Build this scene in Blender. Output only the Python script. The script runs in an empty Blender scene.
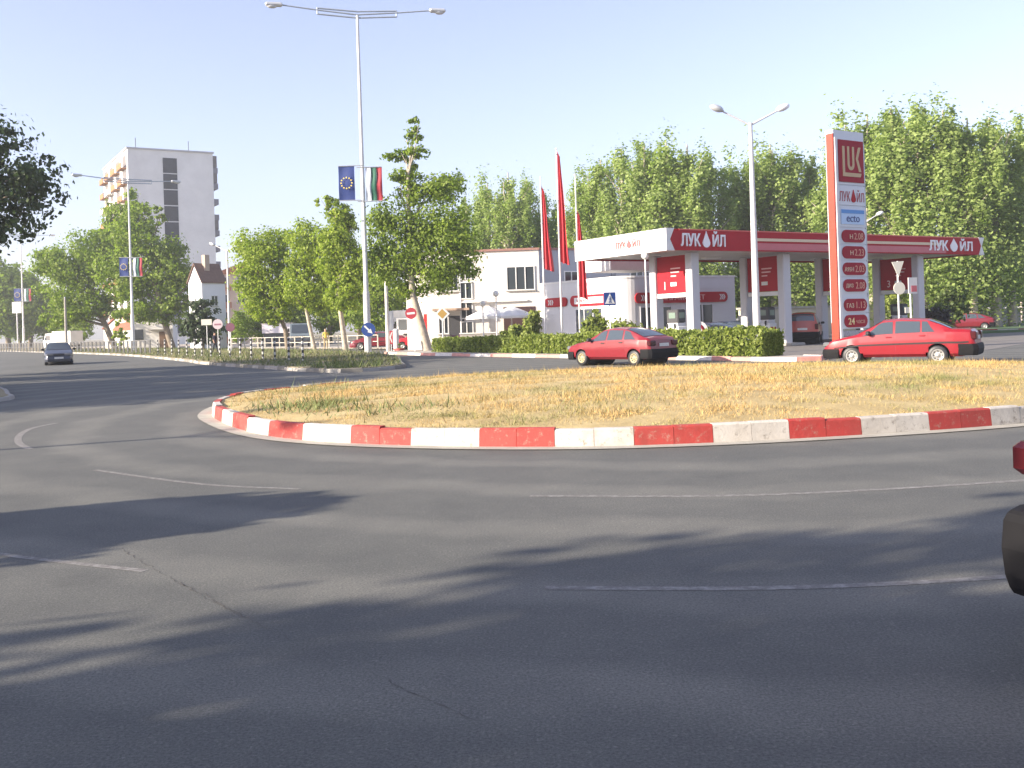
import bpy, math, random
import numpy as np
from mathutils import Vector, Matrix
R = math.radians
random.seed(7)
rng = np.random.default_rng(11)
sc = bpy.context.scene
COL = sc.collection

# ------------------------------------------------------------------ survey
ROLL = R(1.85); CAMH = 1.6; FPX = 1000.0; HX, HY = 512.0, 325.0
def ray(px, py):
    dx, dy = px - HX, py - HY
    return (dx*math.cos(ROLL) - dy*math.sin(ROLL))/FPX, (-dx*math.sin(ROLL) - dy*math.cos(ROLL))/FPX
def G(px, py, z=0.0):                       # ground point seen at a photo position
    u, v = ray(px, py); d = (z - CAMH)/v
    return (u*d, d)
def D(px, py, d):                           # point at a known distance
    u, v = ray(px, py)
    return Vector((u*d, d, CAMH + v*d))

# ------------------------------------------------------------------ materials
MATS = {}
def M(name, col=(.5, .5, .5), rough=.6, var=0.0, scale=6.0, metal=0.0, bump=0.0, bscale=40.0, col2=None, coat=0.0, emit=None, spec=.5):
    if name in MATS: return MATS[name]
    m = bpy.data.materials.new(name); m.use_nodes = True
    nt = m.node_tree; b = nt.nodes['Principled BSDF']
    b.inputs['Base Color'].default_value = (*col, 1); b.inputs['Roughness'].default_value = rough
    b.inputs['Metallic'].default_value = metal; b.inputs['Coat Weight'].default_value = coat
    b.inputs['Specular IOR Level'].default_value = spec
    if var > 0 or col2:
        tc = nt.nodes.new('ShaderNodeTexCoord')
        n = nt.nodes.new('ShaderNodeTexNoise'); n.inputs['Scale'].default_value = scale; n.inputs['Detail'].default_value = 7; n.inputs['Roughness'].default_value = .65
        nt.links.new(tc.outputs['Object'], n.inputs['Vector'])
        r = nt.nodes.new('ShaderNodeValToRGB')
        c2 = col2 or tuple(min(1, c*(1+var)) for c in col)
        c1 = col if col2 else tuple(c*(1-var) for c in col)
        r.color_ramp.elements[0].color = (*c1, 1); r.color_ramp.elements[0].position = .32
        r.color_ramp.elements[1].color = (*c2, 1); r.color_ramp.elements[1].position = .68
        nt.links.new(n.outputs['Fac'], r.inputs['Fac']); nt.links.new(r.outputs['Color'], b.inputs['Base Color'])
    if bump > 0:
        tc = nt.nodes.new('ShaderNodeTexCoord')
        n = nt.nodes.new('ShaderNodeTexNoise'); n.inputs['Scale'].default_value = bscale; n.inputs['Detail'].default_value = 5
        nt.links.new(tc.outputs['Object'], n.inputs['Vector'])
        bp = nt.nodes.new('ShaderNodeBump'); bp.inputs['Strength'].default_value = bump; bp.inputs['Distance'].default_value = .02
        nt.links.new(n.outputs['Fac'], bp.inputs['Height']); nt.links.new(bp.outputs['Normal'], b.inputs['Normal'])
    if emit:
        b.inputs['Emission Color'].default_value = (*col, 1); b.inputs['Emission Strength'].default_value = emit
    MATS[name] = m
    return m

def leaf_mat(name, dark, light, transl=.35, patch=.35):
    m = bpy.data.materials.new(name); m.use_nodes = True; nt = m.node_tree; nt.nodes.clear()
    out = nt.nodes.new('ShaderNodeOutputMaterial')
    geo = nt.nodes.new('ShaderNodeNewGeometry'); tc = nt.nodes.new('ShaderNodeTexCoord')
    n = nt.nodes.new('ShaderNodeTexNoise'); n.inputs['Scale'].default_value = patch; n.inputs['Detail'].default_value = 3
    nt.links.new(tc.outputs['Object'], n.inputs['Vector'])
    mx = nt.nodes.new('ShaderNodeMath'); mx.operation = 'MULTIPLY_ADD'; mx.inputs[1].default_value = .55; 
    nt.links.new(geo.outputs['Random Per Island'], mx.inputs[0])
    m2 = nt.nodes.new('ShaderNodeMath'); m2.operation = 'MULTIPLY'; m2.inputs[1].default_value = .5
    nt.links.new(n.outputs['Fac'], m2.inputs[0]); nt.links.new(m2.outputs[0], mx.inputs[2])
    r = nt.nodes.new('ShaderNodeValToRGB')
    r.color_ramp.elements[0].color = (*dark, 1); r.color_ramp.elements[0].position = .1
    r.color_ramp.elements[1].color = (*light, 1); r.color_ramp.elements[1].position = .85
    nt.links.new(mx.outputs[0], r.inputs['Fac'])
    d = nt.nodes.new('ShaderNodeBsdfPrincipled'); d.inputs['Roughness'].default_value = .55; d.inputs['Specular IOR Level'].default_value = .3
    t = nt.nodes.new('ShaderNodeBsdfTranslucent')
    mixc = nt.nodes.new('ShaderNodeMixRGB'); mixc.blend_type = 'MULTIPLY'; mixc.inputs[0].default_value = 1; mixc.inputs[2].default_value = (1.0, 1.15, .55, 1)
    nt.links.new(r.outputs['Color'], mixc.inputs[1])
    nt.links.new(r.outputs['Color'], d.inputs['Base Color']); nt.links.new(mixc.outputs['Color'], t.inputs['Color'])
    mix = nt.nodes.new('ShaderNodeMixShader'); mix.inputs[0].default_value = transl
    nt.links.new(d.outputs[0], mix.inputs[1]); nt.links.new(t.outputs[0], mix.inputs[2]); nt.links.new(mix.outputs[0], out.inputs[0])
    MATS[name] = m
    return m

def asphalt_mat():
    m = bpy.data.materials.new('asphalt'); m.use_nodes = True; nt = m.node_tree; b = nt.nodes['Principled BSDF']
    L = nt.links.new; N = nt.nodes.new
    tc = N('ShaderNodeTexCoord')
    def noise(scale, det, rough=.6, vec=None):
        n = N('ShaderNodeTexNoise'); n.inputs['Scale'].default_value = scale; n.inputs['Detail'].default_value = det; n.inputs['Roughness'].default_value = rough
        L(vec or tc.outputs['Object'], n.inputs['Vector']); return n
    def ramp(src, a, ca, bb, cb):
        r = N('ShaderNodeValToRGB'); r.color_ramp.elements[0].position = a; r.color_ramp.elements[0].color = (*ca, 1)
        r.color_ramp.elements[1].position = bb; r.color_ramp.elements[1].color = (*cb, 1); L(src, r.inputs['Fac']); return r
    def mul(a, bb, f=1):
        x = N('ShaderNodeMixRGB'); x.blend_type = 'MULTIPLY'; x.inputs[0].default_value = f; L(a, x.inputs[1]); L(bb, x.inputs[2]); return x
    big = ramp(noise(.16, 5).outputs['Fac'], .3, (.124, .129, .120), .72, (.162, .165, .152))
    mid = ramp(noise(1.3, 6, .7).outputs['Fac'], .3, (.86, .86, .87), .7, (1.08, 1.07, 1.05))
    fine = ramp(noise(70, 3, .8).outputs['Fac'], .32, (.50, .50, .51), .68, (1.42, 1.40, 1.38))
    # worn wheel tracks running round the island: distance from its centre
    mp = N('ShaderNodeVectorMath'); mp.operation = 'SUBTRACT'; mp.inputs[1].default_value = (3.6, 21, 0); L(tc.outputs['Object'], mp.inputs[0])
    ln = N('ShaderNodeVectorMath'); ln.operation = 'LENGTH'; L(mp.outputs[0], ln.inputs[0])
    wob = noise(.35, 3)
    ad = N('ShaderNodeMath'); ad.operation = 'MULTIPLY_ADD'; ad.inputs[1].default_value = 1.6; L(wob.outputs['Fac'], ad.inputs[0]); L(ln.outputs['Value'], ad.inputs[2])
    w = N('ShaderNodeMath'); w.operation = 'SINE'; s = N('ShaderNodeMath'); s.operation = 'MULTIPLY'; s.inputs[1].default_value = 3.6; L(ad.outputs[0], s.inputs[0]); L(s.outputs[0], w.inputs[0])
    trk = ramp(w.outputs[0], -.6, (.76, .77, .79), .9, (1.06, 1.05, 1.04))
    c = mul(big.outputs[0], mid.outputs[0]); c = mul(c.outputs[0], fine.outputs[0], .9); c = mul(c.outputs[0], trk.outputs[0], .8)
    oil = ramp(noise(.55, 8, .75).outputs['Fac'], .60, (1, 1, 1), .74, (.70, .70, .71)); c = mul(c.outputs[0], oil.outputs[0], .9)
    vo = N('ShaderNodeTexVoronoi'); vo.inputs['Scale'].default_value = 55; L(tc.outputs['Object'], vo.inputs['Vector'])
    chip = ramp(vo.outputs['Color'], .75, (1, 1, 1), .93, (1.3, 1.28, 1.25)); c = mul(c.outputs[0], chip.outputs[0], .8)
    L(c.outputs[0], b.inputs['Base Color']); b.inputs['Roughness'].default_value = .82; b.inputs['Specular IOR Level'].default_value = .35
    bp = N('ShaderNodeBump'); bp.inputs['Strength'].default_value = .5; bp.inputs['Distance'].default_value = .008
    L(noise(95, 3, .8).outputs['Fac'], bp.inputs['Height']); L(bp.outputs[0], b.inputs['Normal'])
    MATS['asphalt'] = m; return m

# ------------------------------------------------------------------ mesh helpers
class MB:
    def __init__(s): s.v = []; s.f = []; s.m = []; s.sm = []
    def add(s, vs, fs, mi=0, smooth=False):
        o = len(s.v); s.v += [tuple(p) for p in vs]; s.f += [tuple(i+o for i in f) for f in fs]; s.m += [mi]*len(fs); s.sm += [smooth]*len(fs); return s
    def box(s, c, size, rz=0, mi=0, ry=0, rx=0):
        x, y, z = (k/2 for k in size)
        mat = Matrix.Rotation(rz, 3, 'Z') @ Matrix.Rotation(ry, 3, 'Y') @ Matrix.Rotation(rx, 3, 'X'); c = Vector(c)
        vs = [c + mat @ Vector((a*x, b*y, d*z)) for d in (-1, 1) for a, b in ((-1, -1), (1, -1), (1, 1), (-1, 1))]
        return s.add(vs, [(3, 2, 1, 0), (4, 5, 6, 7), (0, 1, 5, 4), (1, 2, 6, 5), (2, 3, 7, 6), (3, 0, 4, 7)], mi)
    def bbox(s, c, size, bev=.03, mi=0):      # box with chamfered vertical + top edges
        x, y, z = (k/2 for k in size); b = bev
        ring = [(-x+b, -y), (x-b, -y), (x, -y+b), (x, y-b), (x-b, y), (-x+b, y), (-x, y-b), (-x, -y+b)]
        ins = [(px*(1-b/x), py*(1-b/y)) for px, py in ring]
        vs = []
        for (rr, zz) in ((ins, -z), (ring, -z+b), (ring, z-b), (ins, z)):
            vs += [(c[0]+p[0], c[1]+p[1], c[2]+zz) for p in rr]
        fs = [tuple(range(7, -1, -1)), tuple(range(24, 32))]
        for k in range(3):
            for i in range(8): fs.append((k*8+i, k*8+(i+1) % 8, (k+1)*8+(i+1) % 8, (k+1)*8+i))
        return s.add(vs, fs, mi)
    def tube(s, pts, rad, n=8, mi=0, cap=True):
        pts = [Vector(p) for p in pts]; rad = rad if hasattr(rad, '__len__') else [rad]*len(pts)
        vs = []; up = None
        for i, p in enumerate(pts):
            t = (pts[min(i+1, len(pts)-1)] - pts[max(i-1, 0)]).normalized()
            a = t.orthogonal().normalized() if up is None else (up - t*up.dot(t)).normalized()
            up = a; b = t.cross(a)
            vs += [p + (a*math.cos(2*math.pi*k/n) + b*math.sin(2*math.pi*k/n))*rad[i] for k in range(n)]
        fs = [(i*n+k, i*n+(k+1) % n, (i+1)*n+(k+1) % n, (i+1)*n+k) for i in range(len(pts)-1) for k in range(n)]
        s.add(vs, fs, mi, True)
        if cap: s.add(vs[:n], [tuple(range(n-1, -1, -1))], mi); s.add(vs[-n:], [tuple(range(n))], mi)
        return s
    def lathe(s, prof, c=(0, 0, 0), n=20, axis='Z', mi=0, smooth=True):     # prof: (radius, height)
        vs = []
        for r, h in prof:
            for k in range(n):
                a = 2*math.pi*k/n; x, y = r*math.cos(a), r*math.sin(a)
                p = (x, y, h) if axis == 'Z' else ((x, h, y) if axis == 'Y' else (h, x, y))
                vs.append((c[0]+p[0], c[1]+p[1], c[2]+p[2]))
        fl = axis == 'Y'
        fs = []
        for i in range(len(prof)-1):
            for k in range(n):
                q = (i*n+k, i*n+(k+1) % n, (i+1)*n+(k+1) % n, (i+1)*n+k); fs.append(q[::-1] if fl else q)
        return s.add(vs, fs, mi, smooth)
    def prism(s, poly, h0, h1, plane='XY', mi=0):   # poly extruded; plane XZ extrudes along y
        n = len(poly)
        if sum(poly[i][0]*poly[(i+1) % n][1]-poly[(i+1) % n][0]*poly[i][1] for i in range(n)) < 0: poly = poly[::-1]
        if plane == 'XY': vs = [(x, y, h0) for x, y in poly] + [(x, y, h1) for x, y in poly]
        elif plane == 'XZ': vs = [(x, h1, z) for x, z in poly] + [(x, h0, z) for x, z in poly]
        else: vs = [(h0, y, z) for y, z in poly] + [(h1, y, z) for y, z in poly]
        return s.add(vs, [tuple(range(n-1, -1, -1)), tuple(range(n, 2*n))] + [(i, (i+1) % n, n+(i+1) % n, n+i) for i in range(n)], mi)
    def ball(s, c, r, n=12, mi=0, sq=(1, 1, 1)):
        vs = []; fs = []
        for i in range(n//2+1):
            t = math.pi*i/(n//2)
            for k in range(n):
                a = 2*math.pi*k/n
                vs.append((c[0]+r*sq[0]*math.sin(t)*math.cos(a), c[1]+r*sq[1]*math.sin(t)*math.sin(a), c[2]-r*sq[2]*math.cos(t)))
        for i in range(n//2):
            for k in range(n): fs.append((i*n+k, i*n+(k+1) % n, (i+1)*n+(k+1) % n, (i+1)*n+k))
        return s.add(vs, fs, mi, True)
    def mesh(s, name):
        me = bpy.data.meshes.new(name); me.from_pydata(s.v, [], s.f)
        me.polygons.foreach_set('material_index', s.m); me.polygons.foreach_set('use_smooth', s.sm); me.update(); return me
    def build(s, name, mats, parent=None):
        me = s.mesh(name)
        for m in (mats if isinstance(mats, (list, tuple)) else [mats]): me.materials.append(m)
        return link(name, me, parent)

def link(name, data, parent=None, loc=None, rz=None):
    o = bpy.data.objects.new(name, data); COL.objects.link(o)
    if parent: o.parent = parent
    if loc is not None: o.location = loc
    if rz is not None: o.rotation_euler = (0, 0, rz)
    return o
def thing(name, label, cat, loc=(0, 0, 0), rz=0, group=None):
    o = link(name, None, None, loc, rz); o.empty_display_size = .2
    return tag(o, label, cat, group)
def tag(o, label, cat, group=None, kind=None):
    if label: o['label'] = label
    if cat: o['category'] = cat
    if group: o['group'] = group
    if kind: o['kind'] = kind
    return o
def struct(o): o['kind'] = 'structure'; return o
def copy_tree(o, parent=None):
    c = o.copy(); COL.objects.link(c)
    if parent: c.parent = parent
    for ch in [x for x in o.children]: copy_tree(ch, c)
    return c
def dup(o, loc, rz, label, group=None, scale=None):
    c = copy_tree(o); c.location = loc; c.rotation_euler = (0, 0, rz); c['label'] = label
    if group: c['group'] = group
    if scale: c.scale = scale if hasattr(scale, '__len__') else (scale,)*3
    return c
def np_mesh(name, V, nper, mat):
    nf = len(V)//nper
    me = bpy.data.meshes.new(name); me.vertices.add(len(V)); me.vertices.foreach_set('co', V.astype(np.float32).ravel())
    me.loops.add(len(V)); me.loops.foreach_set('vertex_index', np.arange(len(V), dtype=np.int32))
    me.polygons.add(nf); me.polygons.foreach_set('loop_start', np.arange(0, len(V), nper, dtype=np.int32))
    me.materials.append(mat); me.update(calc_edges=True); me.validate(); return me

def text_mesh(body, w=None, h=None, ext=.004, bold=0.0):
    cu = bpy.data.curves.new('t', 'FONT'); cu.body = body; cu.extrude = .02; cu.offset = bold; cu.resolution_u = 3
    ob = bpy.data.objects.new('t', cu); COL.objects.link(ob); dg = bpy.context.evaluated_depsgraph_get(); dg.update()
    me = bpy.data.meshes.new_from_object(ob.evaluated_get(dg)); bpy.data.objects.remove(ob); bpy.data.curves.remove(cu)
    n = len(me.vertices); co = np.empty(n*3, np.float32); me.vertices.foreach_get('co', co); co = co.reshape(-1, 3)
    mn, mx = co.min(0), co.max(0); c = (mn+mx)/2; sx = (w/(mx[0]-mn[0])) if w else None; sy = (h/(mx[1]-mn[1])) if h else None
    sx = sx or sy; sy = sy or sx
    q = np.stack([(co[:, 0]-c[0])*sx, -(co[:, 2]-c[2])*(ext/.04), (co[:, 1]-c[1])*sy], 1)
    me.vertices.foreach_set('co', q.astype(np.float32).ravel()); me.update(); return me
def text(name, body, mat, parent, loc, rz=0, w=None, h=None, ext=.02, bold=0.0):
    me = text_mesh(body, w, h, ext, bold); me.materials.clear(); me.materials.append(mat)
    return link(name, me, parent, loc, rz)

# ------------------------------------------------------------------ palette
WHITE = M('white_paint', (.70, .70, .69), .5, .05, 3)
OFFW = M('off_white_render', (.78, .75, .70), .8, .05, .7)
CREAM = M('cream_render', (.68, .65, .60), .8, .04, .7)
SHADEW = M('shaded_cream_render', (.36, .37, .41), .8, .06, .5)  # darker copy of the wall render, shade put into its colour
PANEL = M('white_metal_panel', (.60, .61, .64), .35, .03, 1)
RED = M('red_sign', (.38, .012, .022), .6, .06, 2, spec=.2)
DRED = M('dark_red_sign', (.30, .010, .026), .6, .06, 2, spec=.2)
PINK = M('pale_red_band', (.50, .12, .14), .45, .05, 2)
ORNG = M('orange_red_edge', (.42, .042, .02), .4, .05, 2)
FLAGRED = M('red_flag_cloth', (.42, .018, .028), .7, .08, 4)
SILV = M('galvanised_steel', (.42, .44, .46), .42, .10, 8, .55)
LGREY = M('pale_grey_paint', (.58, .59, .60), .55, .06, 5)
DGREY = M('dark_grey', (.05, .05, .055), .6, .1, 8)
BLACK = M('black_plastic', (.022, .023, .026), .5, .1, 10)
GLASS = M('window_glass', (.035, .045, .055), .06, 0, spec=.8)
CGLASS = M('car_glass', (.05, .065, .08), .04, 0, spec=.9)
BARK = M('bark', (.20, .165, .125), .9, .3, 5, bump=.6, bscale=12)
PBARK = M('pale_bark', (.40, .35, .28), .9, .28, 4, bump=.5, bscale=10)
CONC = M('pale_concrete', (.34, .32, .29), .9, .14, 2.5, bump=.3, bscale=30)
GUT = M('gutter_concrete', (.36, .345, .30), .9, .16, 3, bump=.3, bscale=30)
KRED = M('kerb_red_paint', (.42, .045, .040), .7, .0, 2.2, col2=(.30, .055, .042), bump=.25, bscale=22)
KWHITE = M('kerb_white_paint', (.72, .68, .63), .75, .0, 2.2, col2=(.50, .45, .39), bump=.25, bscale=22)
def kerb_mat(name, a, b, chip):
    m = bpy.data.materials.new(name); m.use_nodes = True; nt = m.node_tree; p = nt.nodes['Principled BSDF']; N = nt.nodes.new; L = nt.links.new
    tc = N('ShaderNodeTexCoord')
    def ns(sc_, d=8, r=.7): n = N('ShaderNodeTexNoise'); n.inputs['Scale'].default_value = sc_; n.inputs['Detail'].default_value = d; n.inputs['Roughness'].default_value = r; L(tc.outputs['Object'], n.inputs['Vector']); return n
    def rp(f, p0, c0, p1, c1): r = N('ShaderNodeValToRGB'); r.color_ramp.elements[0].position = p0; r.color_ramp.elements[0].color = (*c0, 1); r.color_ramp.elements[1].position = p1; r.color_ramp.elements[1].color = (*c1, 1); L(f, r.inputs['Fac']); return r
    base = rp(ns(1.6).outputs['Fac'], .35, a, .7, b); ch = rp(ns(9, 9, .8).outputs['Fac'], .55, (0, 0, 0), .64, (1, 1, 1))
    x = N('ShaderNodeMixRGB'); L(ch.outputs[0], x.inputs[0]); L(base.outputs[0], x.inputs[1]); x.inputs[2].default_value = (*chip, 1)
    sm = rp(ns(.9, 6).outputs['Fac'], .52, (1, 1, 1), .72, (.62, .60, .58)); y = N('ShaderNodeMixRGB'); y.blend_type = 'MULTIPLY'; y.inputs[0].default_value = 1; L(x.outputs[0], y.inputs[1]); L(sm.outputs[0], y.inputs[2])
    L(y.outputs[0], p.inputs['Base Color']); p.inputs['Roughness'].default_value = .75
    bp = N('ShaderNodeBump'); bp.inputs['Strength'].default_value = .5; bp.inputs['Distance'].default_value = .012; L(ns(14).outputs['Fac'], bp.inputs['Height']); L(bp.outputs[0], p.inputs['Normal']); MATS[name] = m; return m
KRED = kerb_mat('kerb_red', (.43, .042, .036), (.31, .052, .042), (.36, .19, .15)); KWHITE = kerb_mat('kerb_white', (.58, .55, .50), (.43, .395, .345), (.27, .24, .205))
KREDF = M('faded_red_paint', (.50, .24, .20), .8, .12, 4)
KWHF = M('faded_white_paint', (.66, .62, .57), .8, .12, 4)
def paint_mat():
    m = bpy.data.materials.new('worn_road_paint'); m.use_nodes = True; nt = m.node_tree; b = nt.nodes['Principled BSDF']
    tc = nt.nodes.new('ShaderNodeTexCoord'); n = nt.nodes.new('ShaderNodeTexNoise'); n.inputs['Scale'].default_value = 14; n.inputs['Detail'].default_value = 8; n.inputs['Roughness'].default_value = .75
    nt.links.new(tc.outputs['Object'], n.inputs['Vector'])
    r = nt.nodes.new('ShaderNodeValToRGB'); r.color_ramp.elements[0].position = .44; r.color_ramp.elements[0].color = (.145, .137, .128, 1)
    r.color_ramp.elements[1].position = .66; r.color_ramp.elements[1].color = (.29, .285, .27, 1)
    nt.links.new(n.outputs['Fac'], r.inputs['Fac']); nt.links.new(r.outputs['Color'], b.inputs['Base Color']); b.inputs['Roughness'].default_value = .8
    MATS['worn_road_paint'] = m; return m
PAINT = paint_mat()
ASPH = asphalt_mat()
ROOFR = M('clay_roof', (.36, .13, .085), .85, .15, 3, bump=.3, bscale=8)
ROOFB = M('brown_roof', (.17, .10, .075), .85, .15, 3, bump=.3, bscale=8)
BLUE = M('sign_blue', (.012, .045, .20), .45, .05, 4)
BLUEF = M('flag_blue', (.010, .032, .16), .7, .1, 3)
GREENF = M('flag_green', (.01, .10, .06), .7, .1, 3)
REDF = M('flag_red', (.30, .02, .035), .7, .1, 3)
WHF = M('flag_white', (.52, .56, .62), .7, .04, 3)
YEL = M('star_yellow', (.80, .62, .12), .6)
RETRO = M('sign_white', (.60, .60, .59), .45)
SOIL = M('dry_soil', (.33, .245, .105), .95, 0, 1.4, col2=(.50, .395, .19), bump=.6, bscale=14)
DIRTG = M('verge_ground', (.17, .16, .085), .95, 0, .5, col2=(.28, .23, .15), bump=.4, bscale=10)
PAVE = M('dusty_pavement', (.38, .35, .31), .9, .14, 1.2, bump=.3, bscale=20)
FORE = M('forecourt_asphalt', (.17, .16, .15), .85, .12, 1, bump=.3, bscale=50)
LEAF_PLANE = leaf_mat('leaves_plane', (.115, .175, .022), (.27, .355, .05), .48)
LEAF_YOUNG = leaf_mat('leaves_young', (.165, .235, .024), (.34, .42, .055), .48)
LEAF_POP = leaf_mat('leaves_poplar', (.20, .265, .075), (.37, .46, .155), .5)
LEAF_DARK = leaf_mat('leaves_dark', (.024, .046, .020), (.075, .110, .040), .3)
LEAF_HEDGE = leaf_mat('leaves_hedge', (.095, .145, .026), (.30, .35, .08), .38, 1.2)
LEAF_CON = leaf_mat('leaves_conifer', (.030, .060, .014), (.120, .165, .040), .25)

# ------------------------------------------------------------------ vegetation
def leaves(blobs, n, size, clump=(.16, .30), per=70, bias=2.0, droop=.7):
    """leaf quads in clumps through ellipsoid volumes"""
    w = np.array([(b[3]*b[4]*b[5])**.72 for b in blobs]); w = w/w.sum()
    out = []; nrm = []
    for b, ww in zip(blobs, w):
        nl = int(n*ww); nc = max(3, int(nl/per))
        d = rng.normal(size=(nc, 3)); d /= np.linalg.norm(d, axis=1)[:, None]
        rr = rng.random(nc)**(1/bias)
        cc = d*rr[:, None]*np.array(b[3:6]) + np.array(b[:3])
        cr = rng.uniform(*clump, nc)*min(b[3:6])
        idx = rng.integers(0, nc, nl)
        o = rng.normal(size=(nl, 3))*np.array([1, 1, droop])*.62
        p_ = cc[idx] + o*cr[idx][:, None]; out.append(p_)
        nn = (p_-np.array(b[:3]))/np.array(b[3:6])*.6 + o*.8 + np.array([0, 0, .25]); nrm.append(nn/(np.linalg.norm(nn, axis=1)[:, None]+1e-6))
    return leaf_quads(np.concatenate(out), size, np.concatenate(nrm))
def leaf_quads(P, size, N=None):
    n = len(P)
    a = rng.normal(size=(n, 3)); t = rng.normal(size=(n, 3))
    if N is not None: t = N + .45*t; a = np.cross(a, t)      # blades face roughly out of their clump
    a /= np.linalg.norm(a, axis=1)[:, None]; b = np.cross(a, t); b /= np.linalg.norm(b, axis=1)[:, None]
    s = size*rng.uniform(.4, 1.5, n)[:, None]
    V = np.stack([P-a*s*.5, P+b*s*.34, P+a*s*.5, P-b*s*.34], 1)
    return V.reshape(-1, 3)
def tree(name, label, cat, loc, trunk, rad, blobs, n, leaf, mat, bark=BARK, limbs=10, rz=0, group=None, clump=(.16, .30), per=70, bias=2.0, droop=.7):
    t = thing(name, label, cat, loc, rz, group)
    mb = MB(); mb.tube(trunk, rad, 9)
    top = Vector(trunk[-1]); base = Vector(trunk[max(0, len(trunk)//2)])
    rr = random.Random(hash((name, round(loc[0]*10), len(blobs))) & 0xffff if False else len(blobs)*31+n)
    for i in range(limbs):
        b = blobs[i % len(blobs)]
        zt_ = trunk[-1][2]; k = min(.97, max(.35, (b[2]-b[5]*.6)/zt_*rr.uniform(.8, 1.0))); zz_ = k*zt_
        j = float(np.interp(zz_, [q_[2] for q_ in trunk], range(len(trunk)))); a = int(j); q = Vector(trunk[a]).lerp(Vector(trunk[min(a+1, len(trunk)-1)]), j-a)
        e = Vector((b[0]+rr.uniform(-.7, .7)*b[3], b[1]+rr.uniform(-.7, .7)*b[4], b[2]+rr.uniform(-.3, .6)*b[5]))
        r = rad[min(a, len(rad)-1)]*.5
        m = q.lerp(e, .5) + Vector((rr.uniform(-.3, .3), rr.uniform(-.3, .3), rr.uniform(-.1, .5)))
        mb.tube([q, m, e], [r, r*.6, r*.2], 6)
    mb.build('trunk', bark, t)
    link('crown', np_mesh('crown', leaves(blobs, n, leaf, clump, per, bias, droop), 4, mat), t)
    return t
def bush(name, label, cat, loc, blobs, n, leaf, mat, group=None):
    t = thing(name, label, cat, loc, 0, group)
    mb = MB()
    for k in range(5): mb.tube([(0, 0, 0), (math.cos(k*1.3)*.12, math.sin(k*1.3)*.12, .5)], [.035, .015], 5)
    mb.build('stem', BARK, t)
    link('foliage', np_mesh('foliage', leaves(blobs, n, leaf, (.3, .5), 40, 2.4, 1), 4, mat), t)
    return t

# ------------------------------------------------------------------ splines
def spline(pts, per=10, closed=True):
    n = len(pts); out = []
    rngk = range(n) if closed else range(n-1)
    for i in rngk:
        g = (lambda k: pts[k % n]) if closed else (lambda k: pts[max(0, min(n-1, k))])
        p0, p1, p2, p3 = (Vector((*g(i+k), 0)) for k in (-1, 0, 1, 2))
        for j in range(per):
            t = j/per
            q = .5*((2*p1)+(p2-p0)*t+(2*p0-5*p1+4*p2-p3)*t*t+(3*p1-p0-3*p2+p3)*t**3); out.append((q.x, q.y))
    if not closed: out.append(tuple(pts[-1]))
    return out
def resample(pl, step, closed=True):
    P = [Vector((*p, 0)) for p in pl]
    if closed: P = P + [P[0]]
    L = [0]
    for a, b in zip(P, P[1:]): L.append(L[-1]+(b-a).length)
    n = max(2, round(L[-1]/step)); out = []
    for k in range(n + (0 if closed else 1)):
        s = L[-1]*k/n; i = max(0, min(len(L)-2, int(np.searchsorted(L, s, side='right'))-1))
        t = (s-L[i])/max(1e-9, L[i+1]-L[i]); q = P[i].lerp(P[i+1], t); out.append((q.x, q.y))
    return out
def offset(pl, d, closed=True):
    n = len(pl); out = []
    for i in range(n):
        a = pl[(i-1) % n] if closed or i > 0 else pl[i]; b = pl[(i+1) % n] if closed or i < n-1 else pl[i]
        t = Vector((b[0]-a[0], b[1]-a[1])).normalized(); out.append((pl[i][0]+t.y*d, pl[i][1]-t.x*d))
    return out
def ribbon(mb, inner, outer, z, mi=0, closed=True):
    n = len(inner)
    for i in range(n if closed else n-1):
        j = (i+1) % n
        mb.add([(*inner[i], z), (*outer[i], z), (*outer[j], z), (*inner[j], z)], [(0, 1, 2, 3)], mi)
def kerb_run(mb, line, h, wid, colfn, closed=True, z0=0.0, gap=.006):
    """kerb stones along line (outer foot); outward is to the right of travel"""
    n = len(line); inn = offset(line, -wid, closed); bat = offset(line, -.025, closed); ch = offset(line, -.045, closed)
    for i in range(n if closed else n-1):
        j = (i+1) % n; c = colfn(i)
        def L2(a, b, t): return (a[0]+(b[0]-a[0])*t, a[1]+(b[1]-a[1])*t)
        e = gap if gap else 0
        dz = ((i*7919) % 13-6)*.0022
        pts = []
        for t in (e, 1-e):
            pts += [(*L2(line[i], line[j], t), z0), (*L2(bat[i], bat[j], t), z0+h-.02+dz), (*L2(ch[i], ch[j], t), z0+h+dz), (*L2(inn[i], inn[j], t), z0+h+dz), (*L2(inn[i], inn[j], t), z0)]
        mb.add(pts, [(0, 5, 6, 1), (1, 6, 7, 2), (2, 7, 8, 3), (3, 8, 9, 4), (0, 1, 2, 3, 4), (9, 8, 7, 6, 5)], c)

def in_poly(x, y, poly):
    c = False; n = len(poly)
    for i in range(n):
        x1, y1 = poly[i]; x2, y2 = poly[(i+1) % n]
        if (y1 > y) != (y2 > y) and x < (x2-x1)*(y-y1)/(y2-y1)+x1: c = not c
    return c
# ================================================================== GROUND
mb = MB(); mb.add([(-900, -300, -.03), (900, -300, -.03), (900, 1500, -.03), (-900, 1500, -.03)], [(0, 1, 2, 3)])
struct(mb.build('ground', DIRTG))
mb = MB(); mb.prism([(-40, -30), (80, -30), (80, 74), (35, 75), (20, 60), (8, 70), (-2, 74), (-14, 84), (-60, 150), (-105, 215), (-140, 215), (-150, 190), (-46, 40)], -.02, 0)
struct(mb.build('road', ASPH))
mb = MB(); mb.prism([(10.6, 36.4), (16, 36), (33, 58), (40, 74), (10, 90), (-8, 78), (-5, 61)], .002, .006)
struct(mb.build('forecourt', FORE))

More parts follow.
